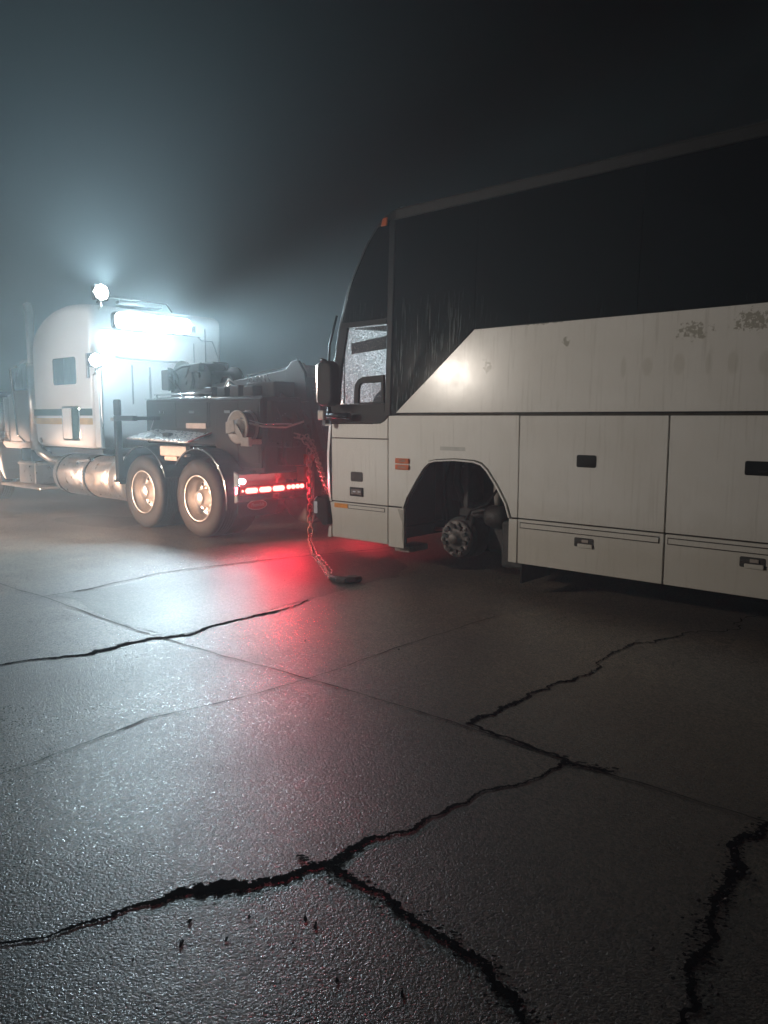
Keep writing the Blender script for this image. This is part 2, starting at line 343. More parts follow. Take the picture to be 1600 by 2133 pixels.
# ================================================================ GROUND
gb = MB(); gb.add([(-90,-60,0),(90,-60,0),(90,120,0),(-90,120,0)], [(0,1,2,3)])
tag(gb.build('ground', 'conc'), kind='structure')
def subdiv(pts, lv, amp, rnd):
    pts = [Vector((p[0], p[1], 0)) for p in pts]
    for l in range(lv):
        out = [pts[0]]
        for a, b in zip(pts, pts[1:]):
            m = (a+b)/2; d = b-a; n = Vector((-d.y, d.x, 0))
            out += [m + n*rnd.uniform(-amp, amp), b]
        pts = out; amp *= 1.28
    return pts
def ribbon(name, pts, w, seed, mat='crack', lv=4, amp=.12, jit=.55, z=.004, widths=None):
    rnd = random.Random(seed); n0 = len(pts); ps = subdiv(pts, lv, amp, rnd); vs = []; fs = []
    for i, p in enumerate(ps):
        d = (ps[min(i+1, len(ps)-1)] - ps[max(i-1, 0)]).normalized(); n = Vector((-d.y, d.x, 0))
        t = i/(len(ps)-1)
        ww = w if widths is None else widths[min(int(t*(n0-1)), n0-2)]*(1-(t*(n0-1))%1) + widths[min(int(t*(n0-1))+1, n0-1)]*((t*(n0-1))%1)
        ww *= .45+1.1*abs(noise.noise(Vector((p.x*5, p.y*5, seed))))+.25
        if i in (0, len(ps)-1): ww *= .3
        vs += [p + n*ww*.5*(1+rnd.uniform(-jit, jit)) + Vector((0,0,z)), p - n*ww*.5*(1+rnd.uniform(-jit, jit)) + Vector((0,0,z))]
    for i in range(len(ps)-1): fs.append((2*i, 2*i+1, 2*i+3, 2*i+2))
    m = MB(); m.add(vs, fs); o = m.build(name, mat); return tag(o, kind='structure')
def blobs(mb, path, n, spread, r0, r1, seed, z):
    rnd = random.Random(seed); ps = subdiv(path, 3, .1, rnd)
    for _ in range(n):
        p = rnd.choice(ps); c = p + Vector((rnd.gauss(0, spread), rnd.gauss(0, spread), 0)); r = rnd.uniform(r0, r1); k = rnd.randint(6, 9)
        zz = z + rnd.uniform(0, .0012)
        mb.add([(c.x + r*rnd.uniform(.4, 1.2)*cos(2*pi*i/k), c.y + .7*r*rnd.uniform(.4, 1.2)*sin(2*pi*i/k), zz) for i in range(k)], [tuple(range(k))])
C1 = [(-3.2,4.3),(-2.421,4.688),(-2.173,4.814),(-1.952,4.885),(-1.805,5.098),(-1.592,5.27),(-1.379,5.367),(-1.259,5.61),(-.983,5.905),(-.656,6.417)]
J1 = [(-5.2,8.4),(-3.288,6.783),(-2.928,6.505),(-1.599,5.294),(-.458,4.42),(.251,3.85),(.829,3.325),(1.477,2.785),(3.2,1.4)]
J2 = [(-2.952,6.559),(-2.632,6.881),(-2.252,7.532),(-1.977,7.776),(-.912,8.461),(.6,9.3)]
C2 = [(-1.9,1.85),(-1.137,2.1),(-1.007,2.127),(-.866,2.216),(-.795,2.275),(-.602,2.362),(-.432,2.388),(-.266,2.484),(-.168,2.513),(-.071,2.65),(.109,2.733),(.247,2.875),(.4,3.032),(.506,3.074),(.64,3.139),(.829,3.325)]
C3 = [(-.2,2.499),(-.097,2.402),(.089,2.204),(.276,2.035),(.355,1.854),(.5,1.5)]
C4 = [(.415,3.749),(.619,3.963),(.813,4.18),(1.253,4.506),(1.345,4.736),(1.575,4.989),(2.138,5.367),(3.0,5.9)]
C5 = [(1.477,2.785),(1.251,2.572),(1.13,2.375),(1.045,2.251),(.92,2.055),(.825,1.854),(.7,1.4)]
J3 = [(-2.6,1.9),(-1.581,3.301),(-1.238,3.799),(-.869,4.055),(-.458,4.42),(.0,4.937),(.9,5.9)]
ribbon('slab_crack', C1, .05, 1, widths=[.015,.02,.03,.055,.05,.07,.05,.04,.03,.015], amp=.08, lv=5)
ribbon('slab_joint', J1, .010, 2, 'joint', amp=.012, jit=.5, z=.005)
ribbon('slab_joint', J2, .022, 3, 'joint', amp=.05, jit=.6, z=.006)
ribbon('slab_joint', J3, .009, 4, 'joint', amp=.02, jit=.6, z=.0045)
ribbon('slab_crack', C2, .03, 5, widths=[.012,.012,.016,.02,.022,.06,.042,.03,.036,.026,.014,.018,.014,.011,.011,.022], amp=.09, lv=5)
ribbon('slab_crack', C3, .02, 6, widths=[.02,.022,.026,.03,.02,.015], amp=.12, lv=5, z=.005)
ribbon('slab_crack', C4, .014, 7, widths=[.03,.028,.024,.018,.01,.016,.012,.006], amp=.14, lv=5)
ribbon('slab_crack', C5, .03, 8, widths=[.03,.045,.03,.026,.022,.02,.015], amp=.12, lv=5, z=.005)
ribbon('slab_crack', [(.415,3.749),(.62,3.56),(.829,3.325),(1.0,3.2)], .02, 9, z=.006, amp=.1)
pb = MB()
blobs(pb, C3, 420, .022, .0015, .010, 11, .0065)
blobs(pb, C5, 420, .020, .0015, .011, 12, .0065)
blobs(pb, [(-.62,2.36),(-.40,2.40)], 110, .014, .002, .011, 13, .0065)
blobs(pb, [(-.3,2.55),(-.19,2.49)], 40, .013, .003, .014, 14, .0065)
blobs(pb, [(1.0,3.22),(.83,3.33)], 40, .02, .003, .018, 15, .0065)
rr = random.Random(16)
for x, y in ((-.47,2.12),(-.60,2.10),(-.245,2.21),(-.21,2.19),(-.21,2.17),(-.27,2.10),(-.42,2.22),(-.6,2.2),(-.72,2.03),(-.13,1.95),(.05,1.9),(-.55,5.2),(-.95,7.2),(-1.65,3.8),(-.98,3.15),(.1,5.0)):
    k = 7; r = rr.uniform(.005, .011)
    pb.add([(x+r*rr.uniform(.4,.9)*cos(2*pi*i/k), y+2.2*r*rr.uniform(.5,1.1)*sin(2*pi*i/k), .0046) for i in range(k)], [tuple(range(k))])
tag(pb.build('pitting', 'crack', fix=False), kind='structure')
# crumbs of broken concrete along the cracks
sb = MB()
def crumb(sb, x, y, r, rnd):
    vs = []; 
    for p in ((1,0,0),(-1,0,0),(0,1,0),(0,-1,0),(0,0,1),(0,0,-.4),(.6,.6,.5),(-.6,.5,.55),(.5,-.6,.4),(-.5,-.5,.6)):
        k = r*rnd.uniform(.7, 1.2); vs.append((x+p[0]*k, y+p[1]*k, .004+r*.35+p[2]*k*.7))
    bm = bmesh.new(); [bm.verts.new(v) for v in vs]; bmesh.ops.convex_hull(bm, input=bm.verts)
    bm.verts.ensure_lookup_table(); bm.verts.index_update()
    sb.add([v.co[:] for v in bm.verts], [[v.index for v in f.verts] for f in bm.faces]); bm.free()
rnd = random.Random(21)
for path, n, spread, rmax in ((C3, 120, .045, .010), (C5, 150, .05, .013), (C2, 90, .05, .007), (C4, 60, .03, .007), (C1, 40, .06, .010), (J1, 60, .06, .007)):
    ps = subdiv(path, 3, .1, rnd)
    for _ in range(n):
        p = rnd.choice(ps); crumb(sb, p.x+rnd.gauss(0, spread), p.y+rnd.gauss(0, spread), rnd.uniform(.0018, rmax)*(1 if rnd.random() < .15 else .5), rnd)
for _ in range(160):
    y = rnd.uniform(1.8, 9); crumb(sb, rnd.uniform(-.55, .55)*y, y, rnd.uniform(.0015, .005), rnd)
tag(sb.build('gravel_crumbs', 'stone', fix=False), 'small pale concrete crumbs scattered along the cracks', 'gravel', kind='stuff')
# water films: smoother sheets lying on the slabs
def film(name, pts, seed, z=.003, lv=3, amp=.09):
    rnd = random.Random(seed); ps = subdiv(pts + [pts[0]], lv, amp, rnd)[:-1]
    m = MB(); m.add([(p.x, p.y, z) for p in ps], [tuple(range(len(ps)))]); bm = None
    o = m.build(name, 'wet', fix=False)
    bm = bmesh.new(); bm.from_mesh(o.data); bmesh.ops.triangulate(bm, faces=bm.faces); bmesh.ops.recalc_face_normals(bm, faces=bm.faces)
    for f in bm.faces:
        if f.normal.z < 0: f.normal_flip()
    bm.to_mesh(o.data); bm.free()
    return tag(o, kind='structure')
film('water_film', [(-2.9,6.55),(-2.25,7.4),(-1.9,7.75),(-.95,8.4),(.1,8.9),(.25,7.9),(.15,7.35),(-.25,7.0),(-.656,6.45),(-.98,5.95),(-1.25,5.65),(-1.4,5.42),(-1.55,5.32)], 31)
def G(u, v): p = P(u, v); return (p.x, p.y)
film('puddle', [G(-6.6,-.35),(G(-5.6,-.5)),G(-4.9,-.25),G(-5.0,.25),G(-5.7,.5),G(-6.5,.2)], 32, amp=.15)
film('puddle', [G(-7.4,-1.9),(G(-6.9,-2.1)),G(-6.2,-1.8),G(-6.3,-1.35),G(-7.1,-1.3)], 33, amp=.2)
film('puddle', [G(-8.3,-1.0),(G(-7.4,-1.2)),G(-7.0,-.7),G(-7.7,-.4)], 34, amp=.2)

# ================================================================ COACH
bus = thing('coach_bus', 0, 0, 0, 'dirty white coach with dark side glass and one front wheel missing, being towed', 'bus')
BL, BW = 12.6, 2.58
lean = lambda z: max(0, z-1.95)*.05
def plate(poly, v0=0, v1=.028): return MB().prism(poly, v0, v1, lean)
# inner carcass behind the outer panels (dark seams show it), open at the wheel well and cab
def arch_pts(shift=0):
    return [(.207-shift,.663),(.25-shift,.765+shift*.5),(.36-shift,.93+shift*.6),(.455-shift*.8,1.06+shift*.8),(.52-shift*.6,1.115+shift),(.60,1.135+shift),(.82,1.15+shift),(1.04,1.142+shift),
            (1.12+shift*.4,1.12+shift),(1.18+shift*.7,1.07+shift*.8),(1.29+shift,.93+shift*.6),(1.38+shift,.79+shift*.4),(1.422+shift,.672)]
ca = MB()
ca.prism([(-.79,.30),(.20,.30),(.20,.663)] + arch_pts()[1:] + [(1.425,.30),(BL-.1,.30),(BL-.1,1.58),(.0,1.58),(.0,1.49),(-.79,1.46)], .034, .06)
ca.build('carcass', 'seam', bus)
ca = MB().prism([(.01,1.58),(BL-.1,1.58),(BL-.1,3.5),(.01,3.5)], .034, .06, lean); ca.build('upper_frame', 'black', bus)
def paintpart(name, poly, v0=0, v1=.03, b=.004, mat='paint'): return plate(poly, v0, v1).build(name, mat, bus, bevel=b)
R = lambda u0, u1, z0, z1: [(u0,z0),(u1,z0),(u1,z1),(u0,z1)]
sd = paintpart('service_door', R(-.80, -.006, .668, 1.328))
paintpart('side_panel', [(-.80,1.338),(-.006,1.338),(-.006,1.545),(-.05,1.51),(-.10,1.488),(-.16,1.482),(-.80,1.478)])
bs = paintpart('bumper_side', R(-.80, -.006, .276, .656))
paintpart('side_panel', [(.006,.672),(.195,.672)] + [(.24,.78),(.35,.945),(.44,1.075),(.51,1.135),(.60,1.157),(.82,1.172),(1.05,1.165),(1.13,1.145),(1.20,1.09),(1.31,.95),(1.405,.80),(1.45,.678)] + [(1.508,.68),(1.508,1.565),(.006,1.565)])
# arch lip
al = MB(); op = arch_pts(.014); ip = arch_pts(0)
al.prism(ip + op[::-1], -.012, .03)
al.build('wheel_arch_lip', 'paint', bus)
paintpart('rear_skirt_piece' , R(1.422, 1.508, .28, .664))
ff = paintpart('front_skirt_piece', R(.006, .209, .258, .656))
MB().prism([(.13,.65),(.2,.64),(.2,.30),(.185,.40),(.19,.52),(.165,.56)], -.003, .0).build('torn_edge', 'peel', ff)
xs = [1.518, 2.818, 4.118, 5.418, 6.718]
for i in range(4):
    u0, u1 = xs[i], xs[i+1]-.012
    d = paintpart('luggage_door', R(u0, u1, .680, 1.562))
    hu = u0+.545 if i == 0 else u0+.545
    plate(rrect(hu, hu+.17, 1.146, 1.246, .015), -.004, .001).build('handle_recess', 'black', d)
    bx((hu+.09, -.010, 1.165), (hu+.15, -.004, 1.185)).build('handle', 'rubber', d, bevel=.003)
    d2 = paintpart('lower_luggage_door', R(u0+.002, u1, .280, .668))
    plate(R(u0+.02, u1-.03, .592, .645), -.003, .0005).build('strip_border', 'seam', d2)
    plate(R(u0+.028, u1-.038, .600, .637), -.006, -.003).build('reflective_strip', 'paint', d2)
    plate(rrect(hu, hu+.172, .492, .568, .012), -.003, .001).build('latch_recess', 'iron', d2)
    bx((hu+.035, -.016, .488), (hu+.165, -.003, .520)).build('latch_handle', 'paint', d2, bevel=.004)
    bx((hu+.07, -.010, .530), (hu+.13, -.003, .555)).build('latch', 'grime', d2, bevel=.002)
rearp = MB().prism(R(6.73, 7.4, .28, 1.562), 0, .03); rearp.prism(R(9.9, BL, .28, 1.562), 0, .03); rearp.prism([(7.4,1.2),(9.9,1.2),(9.9,1.562),(7.4,1.562)], 0, .03)
rearp.build('side_panel', 'paint', bus)
for u in (7.95, 9.25):
    w = MB().lathe([(.0,.12),(.3,.12),(.33,.06),(.5,.05),(.52,.12),(.52,.3),(.4,.32)], (u, .06, .52), 32); w.build('rear_wheel', 'tank', bus)
# belt strip and upper flank, diagonal front
paintpart('upper_flank', [(.10,1.592),(BL,1.592),(BL,2.326),(1.012,2.326)], 0, .03)
# windows (tinted, wet)
WT = 3.435
MB().prism([(.035,1.575),(.095,1.575),(1.0,2.332),(1.0,WT),(.035,WT)], .004, .03, lean).build('side_window', 'glass', bus, bevel=.003)
u = 1.008
while u < BL-1.4:
    MB().prism(R(u, u+1.5, 2.334, WT), .006, .03, lean).build('side_window', 'glass', bus, bevel=.003); u += 1.508
# front pillar between driver window and first side window
MB().prism(R(-.045, .030, 1.56, 3.44), -.006, .03, lean).build('window_pillar', 'black', bus, bevel=.008)
# roof rail: channel with two bright edges
rr_ = MB(); rr_.prism(R(.03, BL, 3.445, 3.53), .0, .04, lean); rr_.build('roof_rail', 'band', bus)
MB().prism(R(.03, BL, 3.522, 3.535), -.014, .0, lean).build('roof_trim', 'rail', bus, bevel=.003)
MB().prism(R(.03, BL, 3.436, 3.448), -.014, .0, lean).build('roof_trim', 'rail', bus, bevel=.003)
rf = MB(); n = 14; sec = []
for i in range(n+1):
    t = i/n; v = .075 + (BW-.15)*t; z = 3.535 + .10*(1-(2*t-1)**4); sec.append((v, z))
vs = [(.02, v, z) for v, z in sec] + [(BL, v, z) for v, z in sec]
rf.add(vs, [(i, i+1, n+2+i, n+1+i) for i in range(n)], True); rf.build('roof', 'roof', bus)
# far side, floor, back
fb = MB(); fb.box((-.78, BW-.03, .3), (BL, BW, 1.5)); fb.box((.0, BW-.03, 1.5), (BL, BW, 3.53)); fb.box((BL-.03, .06, .3), (BL, BW-.03, 3.53)); fb.build('far_side', 'paint', bus)
fb = MB(); fb.box((-.80, .06, .40), (.19, BW-.04, .46)); fb.box((1.46, .06, .32), (BL-.05, BW-.04, .40)); fb.box((.0, .7, 1.2), (1.5, BW-.04, 1.25)); fb.build('floor', 'well', bus)
fb = MB(); fb.box((.03, .07, 1.3), (.06, BW-.04, 2.05)); fb.build('bulkhead', 'well', bus)
# wheel well: side walls, inner wall, top
ww = MB()
ww.box((.06, .03, .33), (.10, .85, 1.25)); ww.box((1.52, .03, .30), (1.56, .85, 1.25)); ww.box((.10, .85, .17), (1.52, .89, 1.25)); ww.box((.10, .89, .17), (1.52, 2.4, .20)); ww.box((.10, .06, 1.25), (1.52, .85, 1.29))  # lowered inner wall and added low sheet block the lit ground behind
ww.build('wheel_well', 'well', bus)
# front face with rounded corners (u, z profile measured from the side silhouette)
prof = [(.27,-.845),(.45,-.865),(.655,-.90),(.8,-.925),(1.13,-.935),(1.33,-.915),(1.49,-.895),(1.7,-.875),(2.1,-.835),(2.49,-.76),(2.87,-.65),(3.22,-.445),(3.36,-.33),(3.48,-.21),(3.535,-.10),(3.56,.03)]
def pu(z):
    for (z0,u0),(z1,u1) in zip(prof, prof[1:]):
        if z <= z1: return u0+(u1-u0)*(z-z0)/(z1-z0)
    return prof[-1][1]
def front_strip(z0, z1, s0=0, s1=1, nz=8, off=0, nv=30):
    m = MB(); vs = []; 
    for j in range(nz+1):
        z = z0+(z1-z0)*j/nz; pf = pu(z)+off
        for i in range(nv+1):
            s = s0+(s1-s0)*i/nv
            # arc-length style parameter: corner radius .10 then gentle bulge
            r = .09; e = .10
            if s < e:  a = s/e*pi/2; v = r-r*cos(a); uu = pf+r-r*sin(a)
            elif s > 1-e: a = (1-s)/e*pi/2; v = BW-(r-r*cos(a)); uu = pf+r-r*sin(a)
            else:
                t = (s-e)/(1-2*e); v = r+(BW-2*r)*t; uu = pf-.20*(1-(2*t-1)**2)*min(1, max(.25, (3.6-z)/1.2))
            vs.append((uu, v+lean(z), z))
    for j in range(nz):
        for i in range(nv): k = j*(nv+1)+i; m.add([], []); m.f.append((k, k+1, k+nv+2, k+nv+1)); m.sm.append(True)
    m.v = vs; return m
front_strip(.655, 1.47, nz=8).build('front_panel', 'paint', bus)
front_strip(.28, .648, nz=4, off=.01).build('front_bumper', 'paint', bus)
front_strip(1.475, 1.62, nz=2, off=.004).build('windscreen_base', 'black', bus)
front_strip(1.62, 2.95, .06, .94, nz=12, off=.004).build('windscreen', 'shield', bus)
front_strip(2.95, 3.30, .06, .94, nz=5, off=.004).build('destination_glass', 'glass', bus)
m_ = front_strip(1.62, 3.30, 0, .065, nz=14, off=0, nv=5); m_.build('front_pillar', 'black', bus)
m_ = front_strip(1.62, 3.30, .935, 1, nz=14, off=0, nv=5); m_.build('front_pillar', 'black', bus)
front_strip(3.30, 3.56, nz=6).build('roof_cap', 'black', bus)
def solid(o, t, off=-1):
    s = o.modifiers.new('thick', 'SOLIDIFY'); s.thickness = t; s.offset = off; return o
# driver side: black surround with window opening
ctr = lambda z: pu(z)+.088
sur = MB()
def quad_strip(m, lo, hi, v0, v1, n=10):
    # side skin between u=lo(z) and u=hi(z)
    pass
zs = [1.482,1.56,1.68]
m = MB(); m.prism([(ctr(1.49),1.487),(-.16,1.489),(-.10,1.495),(-.05,1.517),(-.010,1.552),(-.048,1.60),(-.048,1.683),(ctr(1.68),1.683)], .0, .03, lean)
m.build('window_sill_panel', 'black', bus)
m = MB(); zz = [1.683+.0825*i for i in range(11)]
m.prism([(ctr(z), z) for z in zz] + [(ctr(z)+.095, z) for z in zz[::-1]], .0, .03, lean); m.build('door_pillar', 'black', bus)
m = MB(); zt = [2.508+.1*i for i in range(10)]
m.prism([(ctr(2.47),2.462),(-.048,2.462),(-.048,2.512),(ctr(2.51),2.512)], -.004, .03, lean); m.build('window_rail', 'black', bus, bevel=.004)
m = MB(); m.prism([(ctr(z), z) for z in zt] + [(-.048, 3.44), (-.048,2.515)], .004, .03, lean); m.build('upper_side_glass', 'glass', bus)
m = MB(); m.prism([(ctr(z)+.0, z) for z in (3.40,3.44,3.48,3.50)] + [(.03,3.53),(.03,3.445),(-.048,3.442)], .0, .04, lean); m.build('roof_corner', 'black', bus)
# driver window glass, sliding pane frame, sliding pane
zz = [1.683+.078*i for i in range(11)]
m = MB(); m.prism([(ctr(z)+.096, z) for z in zz] + [(-.049,2.462),(-.049,1.684)], .016, .019, lean); m.build('driver_window', 'pane', bus)
sf = MB(); outer = [(-.05,1.685),(-.05,1.965),(-.33,1.955),(-.40,1.93),(-.445,1.88),(-.455,1.82),(-.46,1.685)]
inner = [(-.085,1.70),(-.085,1.895),(-.34,1.89),(-.375,1.87),(-.39,1.84),(-.395,1.70)]
n = len(outer)
po = outer; pi_ = inner
sf.prism([(-.46,1.685),(-.455,1.82),(-.445,1.88),(-.40,1.93),(-.375,1.87),(-.39,1.84),(-.395,1.685)], -.012, .015)
sf.prism([(-.40,1.93),(-.33,1.955),(-.05,1.965),(-.05,1.895),(-.34,1.89),(-.375,1.87)], -.0125, .015)
sf.prism([(-.395,1.685),(-.395,1.70),(-.085,1.70),(-.085,1.685)], -.0115, .015); sf.prism([(-.085,1.685),(-.05,1.685),(-.05,1.894),(-.085,1.894)], -.0118, .015)
sf.build('sliding_window_frame', 'black', bus, bevel=.004)
MB().tube([(-.655,.05,1.69),(-.655,.05,2.0),(-.64,.05,2.45)], .006, 6).build('window_guide_rod', 'black', bus)
MB().tube([(-.75,.06,2.07),(-.655,.05,2.07)], .004, 6).build('window_guide_rod', 'black', bus)
# roller blind, steering wheel, seat
MB().prism([(-.60,2.20),(-.05,2.23),(-.05,2.36),(-.60,2.31)], .10, .106).build('roller_blind', 'shade', bus)
MB().prism([(-.58,2.46),(-.05,2.46),(-.05,2.39),(-.58,2.455)], .12, .126).build('sun_visor', 'shade', bus)
seat = MB(); seat.prism([(-.60,1.50),(-.58,1.66),(-.54,1.75),(-.47,1.82),(-.38,1.85),(-.22,1.85),(-.14,1.82),(-.10,1.75),(-.08,1.5)], .35, .50)
seat.build('driver_seat', 'fabric', bus, bevel=.04, seg=3)
st = MB(); st.lathe([(.20+.016*cos(a*pi/6), .016*sin(a*pi/6)) for a in range(13)], (0,0,0), 28, 'x')
co = cos(radians(-25)); si = sin(radians(-25)); st.v = [(-.62+x*co+z*si, .85+y, 1.62-x*si+z*co) for x,y,z in st.v]; st.build('steering_wheel', 'black', bus)
m = MB(); m.box((1.12,.34,.14),(1.40,.72,.58)); m.box((.86,.50,.24),(1.14,.80,.50)); m.build('steering_box', 'iron', bus, bevel=.03)
MB().lathe([(0,-.12),(.09,-.12),(.11,-.08),(.11,.05),(.08,.10),(0,.12)], (1.02,.46,.60), 24, 'x').build('brake_chamber', 'iron', bus)
MB().tube([(.60,.50,.66),(.52,.45,.9),(.50,.52,1.2)], .035, 10).build('shock_absorber', 'iron', bus)
MB().tube([(.70,.34,.52),(.80,.30,.66),(.95,.34,.72),(1.10,.40,.95)], .013, 8).build('air_hose', 'rubber', bus)
MB().tube([(.36,.5,.3),(.40,.45,.6),(.33,.5,.9),(.38,.55,1.2)], .016, 8).build('air_hose', 'rubber', bus)
m = MB(); m.tube([(.74,.30,.20),(.80,.34,.60)], .03, 8); m.tube([(.80,.34,.60),(.98,.5,.66)], .028, 8); m.build('control_arm', 'iron', bus)
# small fittings
mk = [(1.101,1.151),(1.040,1.089)]
for k, (z0, z1) in enumerate(mk):
    o = plate(rrect(.106,.279,z0,z1,.008), -.016, .001).build('turn_marker', 'orange', bus, bevel=.004)
    text_mesh('TURN' if k == 0 else 'SIGNAL', .034, 'peel', o, (.195, -.0172, (z0+z1)/2), 'lettering', .0006).rotation_euler = (pi/2, 0, 0)
plate(rrect(-.518,-.346,.888,.989,.018), -.005, .001).build('grille_cap', 'iron', sd, bevel=.003)
l = plate(rrect(-.527,-.340,.735,.828,.006), -.012, .001).build('courtesy_lamp', 'black', sd, bevel=.003)
bx((-.505,-.015,.755),(-.362,-.012,.808)).build('lamp_lens', 'rust', sd, bevel=.003); 
for uu in (-.475, -.405): bx((uu,-.018,.778),(uu+.04,-.015,.79)).build('lamp_bulb', 'lens', sd, bevel=.003)
plate(R(-.765,-.565,.597,.644), -.006, .001).build('amber_reflector', 'amber', bs, bevel=.003)
plate(R(-.56,-.04,.597,.640), -.002, .0).build('strip_border', 'seam', bs); plate(R(-.552,-.048,.604,.633), -.005, -.002).build('reflective_strip', 'paint', bs)
plate(R(.654,.942,1.243,1.278), -.0015, .0).build('faded_sticker', 'grey', bus)
MB().prism([(-.155,3.40),(-.075,3.40),(-.07,3.48),(-.13,3.475)], -.012, .01, lean).build('roof_marker_lamp', 'orange', bus, bevel=.008)
# mirror: tall rounded head, arm and knuckle below
mi = MB(); mi.prism(rrect(-.78,-.56,1.66,2.12,.085), -.24, -.10); mh = mi.build('mirror', 'black', bus, bevel=.03, seg=3)
MB().prism(rrect(-.795,-.775,1.70,2.08,.009), -.22, -.12).build('mirror_glass', 'chrome', mh)
MB().tube([(-.80,-.02,2.03),(-.83,-.10,2.09),(-.78,-.16,2.14),(-.70,-.17,2.12)], .016, 8).build('mirror_arm', 'black', bus)
MB().tube([(-.66,-.17,1.66),(-.66,-.16,1.57),(-.80,-.06,1.56),(-.86,.02,1.54)], .022, 8).build('mirror_arm', 'black', bus)
MB().tube([(-.70,-.16,1.565),(-.44,-.10,1.565)], .032, 10).build('mirror_arm', 'black', bus)
bx((-.86,-.15,1.52),(-.77,-.05,1.62)).build('mirror_mount', 'grime', bus, bevel=.012)
bx((-.80,-.14,1.46),(-.76,-.06,1.53)).build('mirror_bolt', 'chrome', bus, bevel=.01)
MB().tube([(-.90,.25,1.62),(-.91,.06,1.75),(-.87,.045,2.3),(-.76,.05,2.6)], .012, 8).build('wiper_arm', 'black', bus)
# corner headlamp bucket hanging from the bumper
hb = MB(); hb.prism([(-1.075,.66),(-1.03,.70),(-.86,.685),(-.845,.40),(-.93,.385),(-1.0,.43),(-1.075,.52)], -.02, .20)
hb = hb.build('headlamp_bucket', 'black', bus, bevel=.015)
MB().prism(rrect(-1.065,-1.012,.51,.64,.01), -.024, -.018).build('lamp_lens', 'lens', hb)
MB().box((-1.085,.0,.52),(-1.072,.18,.65)).build('lamp_lens', 'lens', hb, bevel=.003)
MB().prism([(-.86,.385),(-.82,.39),(-.815,.262),(-.88,.262)], .0, .06).build('bumper_bracket', 'paint', bus, bevel=.01)
# wheel hub, brake and suspension in the open arch
HC = (.66, .22, .375)
hub = MB(); hub.lathe([(.0,-.03),(.045,-.03),(.052,-.02),(.052,.0),(.07,.015),(.085,.03),(.13,.03),(.176,.035),(.182,.05),(.182,.07),(.10,.08)], HC, 36)
hub = hub.build('wheel_hub', 'rust', bus)
for k in range(10):
    a = 2*pi*k/10+.1; cx_, cz_ = HC[0]+.150*cos(a), HC[2]+.150*sin(a); m = MB()
    m.tube([(cx_, HC[1]+.04, cz_), (cx_, HC[1]+.002, cz_)], .011, 6); m.tube([(cx_, HC[1]+.035, cz_), (cx_, HC[1]+.012, cz_)], .021, 6)
    m.build('wheel_stud', 'rust', hub)
for k in range(10):
    a = 2*pi*(k+.5)/10+.1; m = MB(); m.obox((HC[0]+.125*cos(a), HC[1]+.018, HC[2]+.125*sin(a)), (cos(a),0,sin(a)), (0,1,0), (-sin(a),0,cos(a)), .02, .02, .016)
    m.build('hub_rib', 'iron', hub)
MB().lathe([(.10,.10),(.205,.10),(.21,.12),(.21,.30),(.19,.32),(.0,.32)], HC, 36).build('brake_drum', 'iron', bus)
MB().tube([(.66,.5,.36),(.66,.85,.42)], .075, 12).build('axle', 'iron', bus)
MB().beam((.66,.7,.42),(.66,2.0,.42),.12,.12).build('axle_beam', 'iron', bus)
MB().tube([(.95,.55,.62),(.98,.5,.85),(1.0,.5,1.05)], [.03,.05,.05], 12).build('shock_absorber', 'grime', bus)
MB().lathe([(0,-.1),(.10,-.1),(.13,-.06),(.10,-.02),(.13,.03),(.10,.07),(.0,.09)], (1.15,.55,.98), 24, 'z').build('air_bellows', 'rubber', bus)
MB().lathe([(0,-.09),(.07,-.09),(.08,-.02),(.07,.06),(0,.08)], (1.20,.42,.83), 20, 'x').build('brake_chamber', 'grime', bus)
MB().tube([(1.0,.45,.86),(1.12,.38,.90),(1.25,.40,.86),(1.30,.46,.74)], .012, 8).build('air_hose', 'rubber', bus)
MB().tube([(.3,.4,.42),(.5,.36,.44),(.66,.45,.40)], .022, 8).build('tie_rod', 'redst', bus)
m = MB(); m.box((.55,.45,.58),(.95,.75,.66)); m.box((.62,.42,.66),(.68,.5,1.1)); m.box((.35,.6,.7),(.6,.8,1.05)); m.box((.2,.5,.5),(.3,.8,1.2)); m.build('suspension_frame', 'iron', bus, bevel=.01)
MB().box((1.515,.06,.09),(1.53,.55,.30)).build('mud_flap', 'rubber', bus)
MB().box((.0,.10,.20),(.20,.40,.262)).build('skid_block', 'grime', bus, bevel=.008)

# ================================================================ TOW TRUCK
tt = thing('tow_truck', -5.0, 1.2, 0, 'white sleeper cab tow truck with lit work lights and black wrecker deck', 'truck')
TW = 2.40
prof_s = [(-7.95,1.07),(-7.97,2.66),(-7.90,2.84),(-7.76,2.99),(-7.5,3.13),(-7.15,3.23),(-6.75,3.275),(-6.3,3.26),(-5.86,3.20),(-5.86,1.20),(-6.05,1.07)]
slp = MB().prism(prof_s, 0, TW-.05).build('sleeper', 'white', tt, bevel=.13, seg=6)
for p in slp.data.polygons: p.use_smooth = True
s = MB(); s.prism(R(-7.93,-5.95,1.575,1.68), -.003, .001); s.build('green_stripe', 'green', slp)
s = MB(); s.prism(R(-7.93,-5.95,1.44,1.535), -.003, .001); s.build('gold_stripe', 'gold', slp)
wn = MB().prism(rrect(-7.16,-6.40,2.055,2.47,.05), -.006, .001).build('side_window', 'glass', slp)
bx((-6.80,-.010,2.07),(-6.785,-.006,2.455)).build('window_bar', 'black', slp)
hf = MB(); o_ = rrect(-6.915,-6.335,1.185,1.72,.05); hf.prism(o_, -.012, .001); hf = hf.build('luggage_hatch', 'chrome', slp, bevel=.004)
